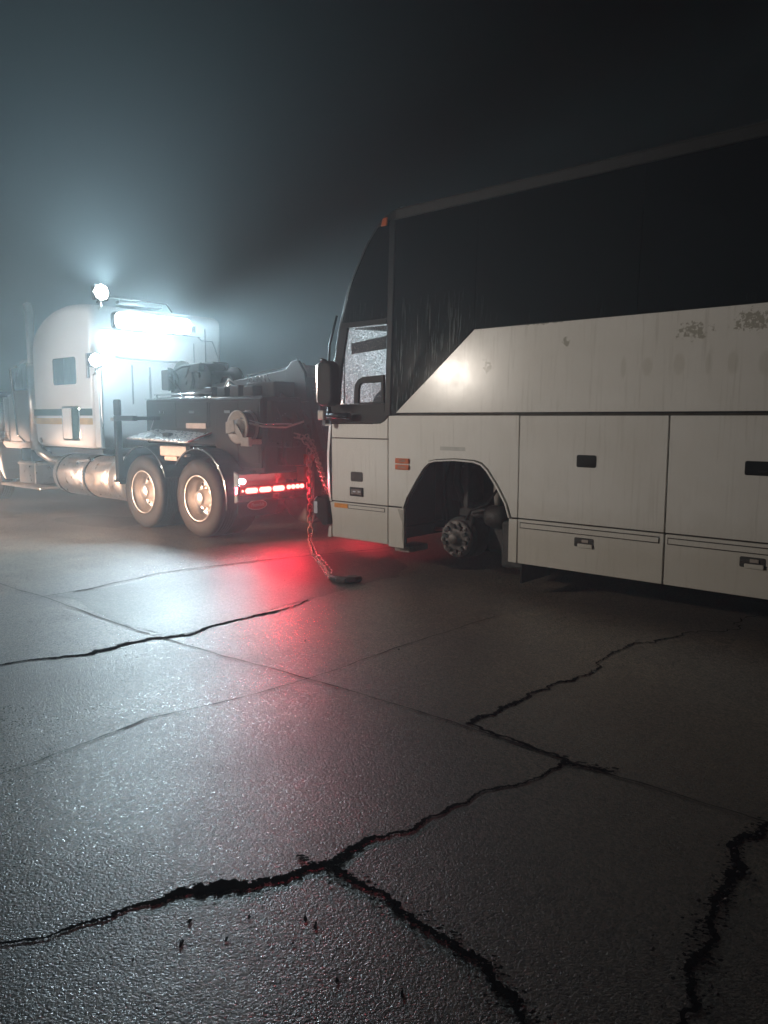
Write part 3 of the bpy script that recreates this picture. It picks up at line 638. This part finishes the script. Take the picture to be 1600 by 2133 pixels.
MB().prism(rrect(-6.885,-6.59,1.215,1.69,.03), -.016, -.012).build('hatch_door', 'white', slp); MB().prism(rrect(-6.57,-6.365,1.215,1.69,.03), -.0165, -.0125).build('hatch_recess', 'green', slp)
MB().lathe([(0,-.012),(.045,-.012),(.05,.0)], (-7.72,.0,1.17), 20).build('fuel_cap', 'seam2', slp)
bx((-6.03,-.03,2.13),(-5.97,.0,2.50)).build('side_vent', 'seam2', slp, bevel=.006)
m = MB(); m.prism([(-5.855,1.1),(-5.855,2.3),(-5.74,2.3),(-5.70,1.1)], -.01, .03); m.build('side_fairing', 'white', slp, bevel=.01)
bx((-5.86,.02,1.1),(-5.70,.05,2.25)).build('fairing_rib', 'dalu', slp, bevel=.008)
m = MB()
for v, z0, z1, w in ((.62,1.75,2.35,.02),(.92,1.7,2.33,.03),(1.75,2.1,2.75,.015),(1.98,1.9,3.0,.015)): m.box((-5.862,v,z0),(-5.845,v+w,z1))
m.box((-5.862,.12,2.86),(-5.85,1.9,2.868)); m.build('rear_wall_seams', 'seam2', slp)
MB().tube([(-5.83,.35,2.46),(-5.78,.4,2.44),(-5.78,1.2,2.42),(-5.78,1.4,2.43),(-5.83,1.45,2.43)], .016, 8).build('grab_rail', 'seam2', slp)
bx((-5.862,1.68,2.93),(-5.84,1.80,3.03)).build('vent', 'seam2', slp, bevel=.005)
MB().tube([(-5.84,1.84,2.86),(-5.80,1.88,2.80),(-5.81,2.1,2.80),(-5.80,2.2,2.55),(-5.78,2.22,2.3)], .01, 6).build('cable', 'seam2', slp)
MB().tube([(-5.83,2.1,2.35),(-5.77,2.16,2.30),(-5.77,2.25,2.2),(-5.80,2.26,2.1)], .012, 6).build('cable', 'black', slp)
# LED bar across the top of the rear wall, two round-cornered work lamps; bar lens oversized to stand for bloom
lb = bx((-5.70,.20,2.84),(-5.56,1.52,3.10)).build('light_bar', 'black', tt, bevel=.06, seg=4)
m = MB().prism(rrect(.21,1.51,2.85,3.09,.10), 0, .015); m.v = [(-5.56+y, x, z) for x, y, z in m.v]; m.build('lamp_lens', 'led', lb)
for v in (.35,1.35): bx((-5.86,v,2.95),(-5.70,v+.04,2.99)).build('mounting_bracket', 'black', lb)
def worklamp(u, v, z, s):
    h = bx((u-.08,v-s,z-s),(u,v+s,z+s)).build('work_lamp', 'black', tt, bevel=.02)
    m = MB().lathe([(0,.03),(s*.6,.026),(s*.98,.008),(s*1.02,-.02)], (u,v,z), 8, 'x'); m.build('lamp_lens', 'led', h)
    MB().tube([(u-.04,v,z-s),(u-.10,v+.04,z-s-.07),(u-.22,v+.06,z-s-.1)], .014, 6).build('mounting_bracket', 'dalu', h)
worklamp(-5.56, .02, 3.34, .115); worklamp(-5.58, -.10, 2.37, .10)
MB().tube([(-5.9,.12,3.24),(-5.9,.2,3.34),(-5.9,1.3,3.34),(-5.9,1.4,3.22)], .012, 8).build('roof_bar', 'rail', tt)
bx((-6.05,.5,3.26),(-5.92,1.25,3.32)).build('beacon_bar', 'rail', tt, bevel=.02)
# cab, hood, fender in front of the sleeper
m = MB(); m.prism([(-9.6,1.05),(-9.6,1.95),(-9.35,2.0),(-8.95,2.55),(-7.98,2.62),(-7.98,1.05)], .22, TW-.22); cabo = m.build('cab', 'white', tt, bevel=.06, seg=3)
MB().prism([(-9.28,2.02),(-8.93,2.47),(-8.12,2.5),(-8.12,2.02)], .212, .222).build('door_window', 'glass', cabo)
m = MB(); m.prism([(-11.6,.95),(-11.6,1.55),(-9.62,1.88),(-9.62,.95)], .55, TW-.55); m.build('hood', 'white', tt, bevel=.08, seg=3)
m = MB(); fp = [(-9.28,.42)]
for i in range(15):
    a = radians(8+i*11.5); fp.append((-10.15+.78*cos(a), .52+.68*sin(a)))
m.prism(fp[1:]+[(-10.98,.42),(-10.70,.42)]+[(-10.15+.60*cos(radians(170-i*11.5)), .52+.52*sin(radians(170-i*11.5))) for i in range(14)]+[(-9.28,.42)], .0, .5)
m.build('front_fender', 'white', tt, bevel=.03, seg=3)
m = MB(); m.prism([(-9.62,1.12),(-8.02,1.12),(-8.02,1.0),(-9.40,1.0)], .1, .25); m.build('cab_sill', 'white', tt, bevel=.02)
MB().lathe([(0,-.46),(.12,-.46),(.16,-.42),(.165,.34),(.15,.38),(.10,.40),(.10,.46),(0,.46)], (-9.62,.16,1.55), 28, 'z').build('air_cleaner', 'chrome', tt)
m = MB(); [m.lathe([(.168,z),(.176,z+.01),(.168,z+.02)], (-9.62,.16,1.55), 28, 'z') for z in (-.36,-.28,.1,.26)]; m.build('air_cleaner_bands', 'chrome', tt)
MB().tube([(-8.55,.10,1.12),(-8.72,.04,1.25),(-8.86,.03,2.38),(-8.78,.12,2.43)], .02, 8).build('grab_rail', 'chrome', tt)
MB().tube([(-8.30,.12,1.2),(-8.28,.10,2.2)], .018, 8).build('grab_rail', 'chrome', tt)
for v in (.09, TW-.09):
    e = MB().tube([(-8.10,v,1.0),(-8.12,v,2.45)], .095, 20).build('exhaust_stack', 'alu', tt)
    MB().tube([(-8.12,v,2.45),(-8.12,v,3.2),(-8.13,v,3.32),(-8.20,v,3.42)], .068, 18, caps=False).build('stack_pipe', 'alu', e)
    m = MB(); [m.lathe([(.097,-.012),(.104,0),(.097,.012)], (-8.11,v,z), 20, 'z') for z in (1.15,2.42)]; m.build('clamp_ring', 'alu', e)
MB().tube([(-8.05,.09,1.02),(-7.95,.09,.96),(-7.75,.15,.86),(-7.6,.4,.78)], .075, 14).build('exhaust_elbow', 'alu', tt)
m = bx((-8.66,.0,.42),(-7.98,.5,.80)).build('battery_box', 'dalu', tt, bevel=.015)
bx((-8.68,-.012,.74),(-7.96,.5,.775)).build('box_lid', 'alu', m, bevel=.006); bx((-8.02,-.015,.42),(-7.985,.0,.76)).build('box_strap', 'alu', m, bevel=.004)
bx((-9.05,-.16,.36),(-7.50,.16,.40)).build('step', 'alu', tt, bevel=.01); bx((-8.60,.03,.80),(-8.2,.4,1.02)).build('step_bracket', 'black', tt, bevel=.02)
m = MB(); m.lathe([(0,.0),(.24,.0),(.315,.03),(.33,.07),(.33,1.0),(.31,1.04),(0,1.05)], (-7.42,.33,.62), 48, 'x'); ft = m.build('fuel_tank', 'dalu', tt)
m = MB(); m.lathe([(0,.0),(.30,.01),(.33,.04),(.33,.62),(.32,.66),(.30,.68),(.30,.72),(.33,.74),(.33,1.03),(.29,1.10),(.20,1.14),(0,1.15)], (-6.32,.33,.62), 48, 'x'); m.build('fuel_tank', 'alu', tt)
for u in (-7.22,-6.30,-5.62): MB().lathe([(.331,-.022),(.338,-.018),(.338,.018),(.331,.022)], (u,.33,.62), 48, 'x').build('tank_strap', 'black' if u < -6 else 'alu', ft)
m = MB()
for v in (.80,1.50): m.box((-11.2,v,.72),(-2.5,v+.09,.98))
for u in (-10.2,-8.2,-7.0,-6.0,-4.0,-2.9): m.box((u,.89,.76),(u+.1,1.5,.92))
m.build('chassis_rails', 'deck2', tt)
m = MB(); m.box((-7.95,.12,.98),(-5.9,2.2,1.06)); m.box((-7.9,.5,.4),(-5.2,.8,.9)); m.build('catwalk', 'deck2', tt)
# wheels
def wheel(u, v, side, steer=False):
    sg = 1 if side == 'L' else -1; R_ = .51; g = lambda pr: [(r, sg*t) for r, t in pr]
    w = MB(); T = []
    T += [(.285,.03),(.30,.0),(.34,-.012),(.42,-.014),(.47,.0),(.495,.015),(R_,.035)]
    for k in range(5):
        t0 = .045+k*.042; T += [(R_,t0),(R_,t0+.030),(R_-.012,t0+.032),(R_-.012,t0+.040)]
    T += [(R_,.258),(.49,.275),(.42,.29),(.34,.285),(.285,.26)]
    r0 = w.lathe(g(T), (u, v, .51), 64).build('wheel', 'tank', tt)
    rim = MB()
    if steer: rp = [(.30,.0),(.285,.005),(.275,.03),(.26,.05),(.22,.03),(.16,.03),(.12,.02),(.10,-.02),(.0,-.02)]
    else: rp = [(.305,.02),(.30,-.006),(.288,-.006),(.283,.01),(.270,.03),(.262,.10),(.250,.135),(.225,.16),(.17,.165),(.155,.15),(.125,.145),(.115,.14),(.11,.05),(.10,.02),(.085,.005),(.0,.0)]
    rim.lathe(g(rp), (u, v, .51), 48); 
    nt = MB(); hl = MB()
    for k in range(10):
        a = 2*pi*k/10; p = (u+.143*cos(a), .51+.143*sin(a)); nt.tube([(p[0], v+sg*(.15 if not steer else .03), p[1]), (p[0], v+sg*(.10 if not steer else -.02), p[1])], .017, 6)
        a += pi/10; p = (u+.205*cos(a), .51+.205*sin(a)); hl.tube([(p[0], v+sg*(.17 if not steer else .035), p[1]), (p[0], v+sg*(.158 if not steer else .02), p[1])], .026, 14)
    rim.add(nt.v, nt.f); rim.build('rim', 'alu', r0); hl.build('hand_holes', 'black', r0)
    return r0
for u in (-4.60, -3.28):
    for v, sd_ in ((.0,'L'),(TW,'R')):
        wheel(u, v, sd_); sg = 1 if sd_ == 'L' else -1
        # inner dual
        MB().lathe([(r, sg*t) for r, t in [(.29,.34),(.42,.325),(.49,.34),(.51,.37),(.51,.56),(.49,.59),(.42,.60),(.29,.58)]], (u, v, .51), 48).build('inner_wheel', 'tank', tt)
    MB().tube([(u,.3,.51),(u,2.1,.51)], .09, 12).build('axle', 'deck2', tt)
    MB().lathe([(0,-.2),(.18,-.15),(.22,0),(.18,.15),(0,.2)], (u,1.2,.51), 20, 'x').build('differential', 'deck2', tt)
wheel(-10.15, .08, 'L', True); wheel(-10.15, TW-.08, 'R', True)
# fenders over the tandem
for u in (-4.60, -3.28):
    m = MB(); a0, a1 = (20, 175) if u < -4 else (-12, 140); pts = [(u+.62*cos(radians(a)), .53+.62*sin(radians(a))) for a in [a0+(a1-a0)*i/18 for i in range(19)]]
    pin = [(u+.605*cos(radians(a)), .53+.605*sin(radians(a))) for a in [a1-(a1-a0)*i/18 for i in range(19)]]
    f = m.prism(pts+pin, .0, .62).build('fender', 'deck', tt)
    m = MB(); m.tube([(p[0], -.006, p[1]) for p in pts], .010, 8); m.build('fender_trim', 'chrome', f)
m = bx((-4.18,.02,1.03),(-3.55,.10,1.17)).build('fender_bracket', 'beige', tt, bevel=.02); bx((-4.10,.04,.97),(-3.8,.10,1.03)).build('bracket_foot', 'beige', m, bevel=.01)
# wrecker body
bd = bx((-4.98,.32,1.18),(-2.34,2.10,1.80)).build('wrecker_body', 'deck', tt, bevel=.02)
bx((-3.30,.31,.92),(-2.36,.33,1.78)).build('rear_cabinet', 'deck', bd, bevel=.01); bx((-4.88,.312,1.42),(-3.42,.322,1.74)).build('cabinet_door', 'deck', bd, bevel=.01)
bx((-2.9,.34,.86),(-2.34,2.08,1.2)).build('rear_underbody', 'deck2', bd, bevel=.02)
for z in (1.815, 1.865): MB().tube([(-4.75,.33,z),(-3.36,.33,z)], .013, 8).build('deck_rail', 'chrome', tt)
for u in (-4.7,-4.05,-3.4): MB().tube([(u,.33,1.80),(u,.33,1.865)], .012, 6).build('rail_post', 'chrome', tt)
MB().tube([(-4.9,.30,1.25),(-4.66,.26,1.55)], .01, 6).build('gas_strut', 'chrome', tt)
tr = MB(); q = [(-4.95,-.02,1.265),(-3.43,-.02,1.235),(-3.37,.30,1.345),(-4.72,.30,1.385)]
tr.add(q+[(a,b,c-.02) for a,b,c in q], [(0,1,2,3),(7,6,5,4),(0,4,5,1),(1,5,6,2),(2,6,7,3),(3,7,4,0)]); tr = tr.build('fold_down_tray', 'plate', tt, bevel=.003)
bx((-4.2,.08,1.29),(-4.05,.16,1.34)).build('tray_latch', 'black', tr, bevel=.01)
MB().tube([(-3.43,-.025,1.235),(-3.37,.30,1.345)], .012, 6).build('tray_edge', 'logo', tr)
bx((-3.95,.30,1.40),(-3.5,.315,1.47)).build('sticker', 'grime', bd)
for u0, u1 in ((-4.88,-4.2),(-4.16,-3.45),(-3.22,-2.82),(-2.78,-2.40)):
    bx((u0, .304, 1.41 if u0 < -3.4 else .98), (u1, .313, 1.75)).build('locker_door', 'deck', bd, bevel=.006)
    bx(((u0+u1)/2-.06, .292, 1.60), ((u0+u1)/2+.06, .304, 1.64)).build('locker_latch', 'chrome', bd, bevel=.004)
MB().tube([(-4.98,.315,1.808),(-2.34,.315,1.808)], .007, 6).build('deck_edge', 'chrome', bd)
rnd = random.Random(41)
for k in range(9):
    u0 = rnd.uniform(-4.1,-2.7); v0 = rnd.uniform(.5,1.0); l = rnd.uniform(.3,.8)
    MB().tube([(u0,v0,1.82),(u0+l*.3,v0+.05,1.86+rnd.uniform(0,.2)),(u0+l*.7,v0+.1,1.84+rnd.uniform(0,.15)),(u0+l,v0+.1,1.82)], rnd.choice((.012,.018,.03)), 8).build('deck_hose', rnd.choice(('rubber','grime','chrome')), tt)
for k in range(5):
    u0 = -4.0+.28*k; bx((u0, .45, 1.80), (u0+rnd.uniform(.1,.2), .7, 1.84+rnd.uniform(.03,.14))).build('deck_tool', 'deck2', tt, bevel=.012)
bx((-3.0,.60,1.80),(-2.45,1.0,2.0)).build('control_station', 'deck2', tt, bevel=.02)
for k in range(6): MB().tube([(-2.95+.08*k,.62,2.0),(-2.95+.08*k,.58,2.08)], .008, 6).build('control_lever', 'chrome', tt)
# support post
m = bx((-5.12,-.12,1.50),(-4.60,-.04,1.57)).build('support_post', 'deck', tt, bevel=.008); bx((-5.12,-.12,.66),(-5.03,-.04,1.50)).build('post_leg', 'deck', m, bevel=.008)
bx((-5.14,-.14,.63),(-5.01,-.02,.66)).build('post_foot', 'deck', m, bevel=.005); bx((-5.16,-.10,1.57),(-4.98,-.06,1.80)).build('latch_head', 'deck', m, bevel=.02); bx((-4.7,-.1,1.51),(-4.6,.36,1.56)).build('post_arm', 'deck', m)
MB().tube([(-5.24,-.08,1.52),(-5.12,-.08,1.52)], .025, 8).build('post_pin', 'grime', m)
# hose reel
RC = (-2.56, .10, 1.43)
rl = MB().lathe([(.0,.0),(.09,.0),(.10,.03),(.12,.035),(.185,.0),(.205,.0),(.205,.012),(.12,.045)], RC, 40).build('hose_reel', 'beige', tt)
MB().lathe([(.11,.045),(.175,.03),(.19,.05),(.19,.13),(.175,.15),(.11,.15)], RC, 40).build('wound_hose', 'hose', rl)
MB().lathe([(.10,.16),(.205,.16),(.205,.172),(.10,.172)], RC, 40).build('reel_flange', 'grime', rl)
m = MB(); m.beam((RC[0]-.17,-.0+.08,1.42),(RC[0]-.02,.08,1.45),.02,.15); m.beam((RC[0]-.02,.085,1.45),(RC[0]+.16,.085,1.24),.02,.08); m.box((RC[0]+.10,.07,1.20),(RC[0]+.26,.12,1.31)); m.box((RC[0]-.22,.09,1.35),(RC[0]-.14,.32,1.49)); m.box((RC[0]+.12,.1,1.22),(RC[0]+.2,.32,1.28))
m.build('reel_bracket', 'beige', rl, bevel=.006)
MB().tube([(RC[0]+.05,.12,1.50),(-2.2,.2,1.44),(-2.0,.4,1.43),(-1.9,.6,1.50)], .012, 8).build('hose_end', 'grime', rl); MB().tube([(RC[0]+.05,.12,1.54),(-2.2,.22,1.47),(-2.0,.5,1.47)], .010, 8).build('hose_end', 'chrome', rl)
# winches and hydraulic cluster in front of the boom
wc = MB(); wc.box((-5.15,.85,1.80),(-4.25,1.6,1.95)); wc.lathe([(.0,-.35),(.26,-.35),(.26,-.31),(.17,-.30),(.17,.30),(.26,.31),(.26,.35),(0,.35)], (-4.85,1.2,2.12), 28); wc = wc.build('winch', 'deck2', tt, bevel=.005)
MB().lathe([(.0,-.3),(.22,-.3),(.22,-.26),(.15,-.25),(.15,.25),(.22,.26),(.22,.3),(0,.3)], (-4.42,1.2,2.08), 28).build('winch_drum', 'deck2', wc)
m = MB(); rnd = random.Random(8)
for k in range(16):
    a = Vector((rnd.uniform(-5.1,-4.3), rnd.uniform(.75,1.5), rnd.uniform(1.9,2.2))); b_ = a+Vector((rnd.uniform(-.3,.3), rnd.uniform(-.2,.2), rnd.uniform(.05,.22))); c_ = b_+Vector((rnd.uniform(-.25,.25), rnd.uniform(-.2,.2), rnd.uniform(-.3,0)))
    m.tube([a, (a+b_)/2+Vector((0,0,.08)), b_, (b_+c_)/2+Vector((.03,0,.03)), c_], .02, 7)
m.build('hydraulic_hoses', 'rubber', wc)
for a_, b_ in (((-5.2,.72,1.95),(-5.0,1.0,2.25)),((-4.6,.8,2.2),(-4.35,1.1,2.32)),((-5.0,1.3,2.2),(-4.7,1.6,2.38))): bx(a_, b_).build('valve_block', 'deck2', wc, bevel=.02)
# boom
bm_ = MB(); q0, q1 = Vector((-4.4,1.2,1.86)), Vector((-2.40,1.2,2.06)); bm_.beam(q0, q1, .42, .28); bm_ = bm_.build('boom', 'deck', tt, bevel=.015)
m = MB(); m.beam((-3.5,.985,2.12),(-2.5,.985,2.215),.012,.012); m.build('boom_edge', 'chrome', bm_)
m = MB(); m.prism([(-2.66,1.72),(-2.62,2.16),(-2.50,2.27),(-2.38,2.27),(-2.26,2.12),(-2.20,1.75)], .94, .985); m.prism([(-2.66,1.72),(-2.62,2.16),(-2.50,2.27),(-2.38,2.27),(-2.26,2.12),(-2.20,1.75)], 1.42, 1.465); m.build('boom_head', 'deck', bm_, bevel=.008)
MB().lathe([(0,-.2),(.11,-.2),(.11,-.15),(.08,-.14),(.08,.14),(.11,.15),(.11,.2),(0,.2)], (-2.43,1.2,2.14), 24).build('boom_sheave', 'grime', bm_)
MB().tube([(-2.43,1.0,2.30),(-2.52,1.0,2.10),(-2.42,1.0,2.02)], .016, 8).build('cable_guide', 'chrome', bm_)
m = MB(); m.tube([(-3.7,1.0,1.72),(-2.75,1.0,1.86)], .06, 12); m.tube([(-3.7,1.4,1.72),(-2.75,1.4,1.86)], .06, 12); m.build('boom_cylinder', 'dalu', tt)
m = MB(); m.prism([(-3.5,1.8),(-3.35,2.02),(-3.2,2.02),(-3.1,1.8)], .80, .84); m.prism([(-2.9,1.5),(-2.85,1.85),(-2.6,1.95),(-2.35,1.8),(-2.3,1.4)], .70, .74); m.build('boom_gusset', 'deck2', tt, bevel=.006)
# rear mast and underlift
m = MB(); m.beam((-2.42,1.05,1.98),(-2.10,1.05,1.10),.10,.20); m.beam((-2.42,1.40,1.98),(-2.10,1.40,1.10),.10,.20); m = m.build('underlift_mast', 'deck', tt, bevel=.012)
MB().beam((-2.30,1.22,1.8),(-2.02,1.22,.55),.16,.18).build('mast_inner', 'deck2', m, bevel=.012)
bx((-2.36,.55,.95),(-2.18,1.9,1.18)).build('rear_crossmember', 'deck2', tt, bevel=.02)
m = MB(); m.beam((-2.25,1.22,.50),(-1.15,1.22,.36),.20,.16); ul = m.build('underlift_boom', 'deck2', tt, bevel=.015)
bx((-1.28,.45,.36),(-1.12,2.0,.50)).build('crossbar', 'redst', ul, bevel=.015)  # red tail-lamp light on the underlift is put into this steel colour
m = MB(); [m.box((-1.24,v,.46),(-.98,v+.12,.62)) for v in (.55,1.78)]; m.build('lift_fork', 'redst', ul, bevel=.01)
m = MB(); m.prism([(-2.36,.92),(-2.18,.96),(-2.12,1.08),(-2.30,1.10)], .84, 1.0); m.prism([(-2.34,.74),(-2.2,.74),(-2.2,.92),(-2.34,.92)], .86, .98); m.build('chain_pocket', 'redst', tt, bevel=.01)
m = MB(); rnd = random.Random(12)
for k in range(12):
    v = rnd.uniform(.4,1.6); z = rnd.uniform(.85,1.7); m.box((-2.34,v,z),(-2.34+rnd.uniform(.03,.12),v+rnd.uniform(.05,.2),z+rnd.uniform(.05,.2)))
m.build('control_boxes', 'deck2', tt, bevel=.012)
m = MB()
for k in range(7):
    v = .45+.15*k; m.tube([(-2.28,v,1.75-rnd.uniform(0,.2)),(-2.14,v+.03,1.5),(-2.18,v+.06,1.25),(-2.26,v+.1,1.0)], .014, 7)
m.build('control_hoses', 'rubber', tt)
for k in range(5): MB().tube([(-2.33,.42+.04*k,1.36+.01*k),(-2.22,.42+.04*k,1.52+.02*k)], .008, 6).build('control_lever', 'chrome', tt)
for a_, b_ in (((-2.28,1.55,1.2),(-2.1,2.05,2.0)),((-2.3,.36,1.24),(-2.22,.8,1.75))): bx(a_, b_).build('rear_cabinet', 'deck', tt, bevel=.015)
# spade legs behind
bx((-2.30,.98,.25),(-2.14,1.12,1.0)).build('spade_leg', 'deck2', tt, bevel=.01)
# tail light bar
tb = MB(); tb.prism([(-2.50,.50),(-2.42,.52),(-2.40,.86),(-2.50,.90)], -.02, 2.42); tb = tb.build('tail_light_bar', 'chrome', tt, bevel=.012)
bx((-2.405,.0,.605),(-2.393,2.40,.715)).build('lamp_housing', 'redb', tb, bevel=.004)
def rl_(v0, v1, z0, z1, n='tail_lamp', mt='red'):
    m = MB(); p = rrect(v0, v1, z0, z1, min((z1-z0)/2-.001, (v1-v0)/2-.001)); 
    m.prism([(a, b) for a, b in p], 0, .012); m.v = [(-2.393+y*1.2, x, z) for x, y, z in m.v]; return m.build(n, mt, tb)
for s0 in (0, 1):
    f = (lambda v0, v1: (v0, v1)) if s0 == 0 else (lambda v0, v1: (TW-v1, TW-v0))
    rl_(*f(.018,.045), .645, .672)
    for k in range(3): rl_(*f(.075+k*.215, .075+k*.215+.185), .625, .690)
    for k in range(4): rl_(*f(.735+k*.075, .735+k*.075+.062), .634, .690)
rl_(-.005,.075, .745, .805, 'reverse_lamp', 'led'); 
mf = bx((-2.45,-.01,.33),(-2.43,.62,.56)).build('mud_flap', 'rubber', tt, bevel=.006); bx((-2.45,1.80,.33),(-2.43,2.41,.56)).build('mud_flap', 'rubber', tt, bevel=.006)
m = MB(); m.lathe([(0,0),(.5,0),(.5,.5)], (0,0,0), 28, 'x'); 
em = MB(); n = 28
for r, mat in ((1,'beige'),):
    em.prism([(.155*cos(2*pi*i/n), .062*sin(2*pi*i/n)) for i in range(n)], 0, .004); em.v = [(-2.427+y, .28+x, .47+z) for x, y, z in em.v]
em = em.build('emblem', 'beige', mf)
e2 = MB().prism([(.143*cos(2*pi*i/n), .052*sin(2*pi*i/n)) for i in range(n)], 0, .003); e2.v = [(-2.423+y, .28+x, .47+z) for x, y, z in e2.v]; e2.build('emblem_field', 'logo', mf)
t_ = text_mesh('Peterbilt', .062, 'beige', mf, (-2.4185, .28, .472), 'emblem_lettering', .001, 1.0, .25); t_.rotation_euler = (pi/2, 0, pi/2)

# ================================================================ CHAINS
def chain_mesh(path, L=.058, wr=.0062, w=.020, wob=0, seed=1):
    pts = [Vector(p) for p in path]; seg = [(b-a).length for a, b in zip(pts, pts[1:])]; tot = sum(seg); step = L*.72; m = MB(); n = int(tot/step); rnd = random.Random(seed)
    def at(s):
        for (a, b), l in zip(zip(pts, pts[1:]), seg):
            if s <= l: return a+(b-a)*(s/l), (b-a).normalized()
            s -= l
        return pts[-1], (pts[-1]-pts[-2]).normalized()
    for i in range(n):
        c, d = at(i*step+step/2); c = c + Vector((rnd.uniform(-wob,wob), rnd.uniform(-wob,wob), 0))
        x = d.orthogonal().normalized(); y = d.cross(x); a = (i%2)*pi/2+rnd.uniform(-.3,.3)+(pi/4 if wob else 0); s_ = x*cos(a)+y*sin(a); nn = d.cross(s_)
        h = L/2-w*.5; loop = []
        for k in range(5): t = pi*k/4; loop.append(c + d*(h+w*.5*sin(t)) + s_*(w*.5*cos(t))*1.3)
        for k in range(5): t = pi+pi*k/4; loop.append(c + d*(-h+w*.5*sin(t)) + s_*(w*.5*cos(t))*1.3)
        b = len(m.v); K = len(loop); q = 6
        for j, p in enumerate(loop):
            dd = (loop[(j+1)%K]-loop[j-1]).normalized(); e1 = nn; e2 = dd.cross(nn)
            m.v += [tuple(p + (e1*cos(2*pi*r/q)+e2*sin(2*pi*r/q))*wr) for r in range(q)]
        for j in range(K):
            for r in range(q): m.f.append((b+j*q+r, b+j*q+(r+1)%q, b+((j+1)%K)*q+(r+1)%q, b+((j+1)%K)*q+r)); m.sm.append(True)
    return m
c1 = thing('tow_chain', -2.10, .85, 0, 'rusty tow chain hanging from the truck and dragging over wet ground to a hook', 'chain')
m = chain_mesh([(-2.22,.70,1.33),(-2.14,.80,1.30),(-2.10,.86,1.18),(-2.10,.86,.9),(-2.09,.86,.4),(-2.07,.84,.06),(-1.95,.72,.020),(-1.15,.06,.020),(-.75,-.22,.022),(-.4,-.47,.022),(-.1,-.70,.022)], L=.10, wr=.0095, w=.046, seed=2); m.build('chain_links', 'chain', c1)
m = chain_mesh([(-.98,-.06,.034),(-.55,-.36,.036),(-.10,-.68,.036)], L=.10, wr=.0095, w=.046, seed=6); m.build('doubled_links', 'chain', c1)
hk = MB(); hk.tube([(-.13,-.68,.03),(-.02,-.72,.035),(.08,-.70,.035),(.15,-.64,.035),(.15,-.57,.035),(.08,-.55,.035),(.0,-.58,.035)], [.018,.028,.032,.032,.028,.024,.014], 10); hk.prismz([(-.10,-.70),(.03,-.76),(.12,-.74),(.10,-.66),(-.02,-.64)], .012, .05); hk.build('grab_hook', 'iron', c1, bevel=.004)
c2 = thing('safety_chain', -.95, .30, .62, 'taut red-lit chain running from the wrecker down to the coach bumper', 'chain')
m = chain_mesh([(-2.25,.95,1.32),(-2.12,.93,1.24),(-1.96,.84,1.10),(-1.55,.56,.88),(-1.2,.32,.74),(-.99,.20,.66)], L=.09, wr=.0085, w=.042, seed=3); m.build('chain_links', 'chain', c2)
MB().tube([(-1.0,.20,.67),(-.95,.22,.62),(-.90,.24,.60)], .02, 8).build('shackle', 'iron', c2)

# ================================================================ HAZE
hz = MB().box((-93,-63,-1),(93,123,8.2)).build('haze', 'conc'); tag(hz, 'thin mist hanging in the air, glowing round the work lights', 'mist', kind='stuff')
hm = bpy.data.materials.new('mist'); hm.use_nodes = True; nt = hm.node_tree; nt.nodes.clear()
ho = N(nt, 'ShaderNodeOutputMaterial'); pv = N(nt, 'ShaderNodeVolumePrincipled'); pv.inputs['Color'].default_value = (.80, .95, 1, 1); pv.inputs['Density'].default_value = .020; pv.inputs['Anisotropy'].default_value = .38
nt.links.new(pv.outputs[0], ho.inputs['Volume']); hz.data.materials.clear(); hz.data.materials.append(hm)

for o in SC.objects:
    if '_o' in o: del o['_o']
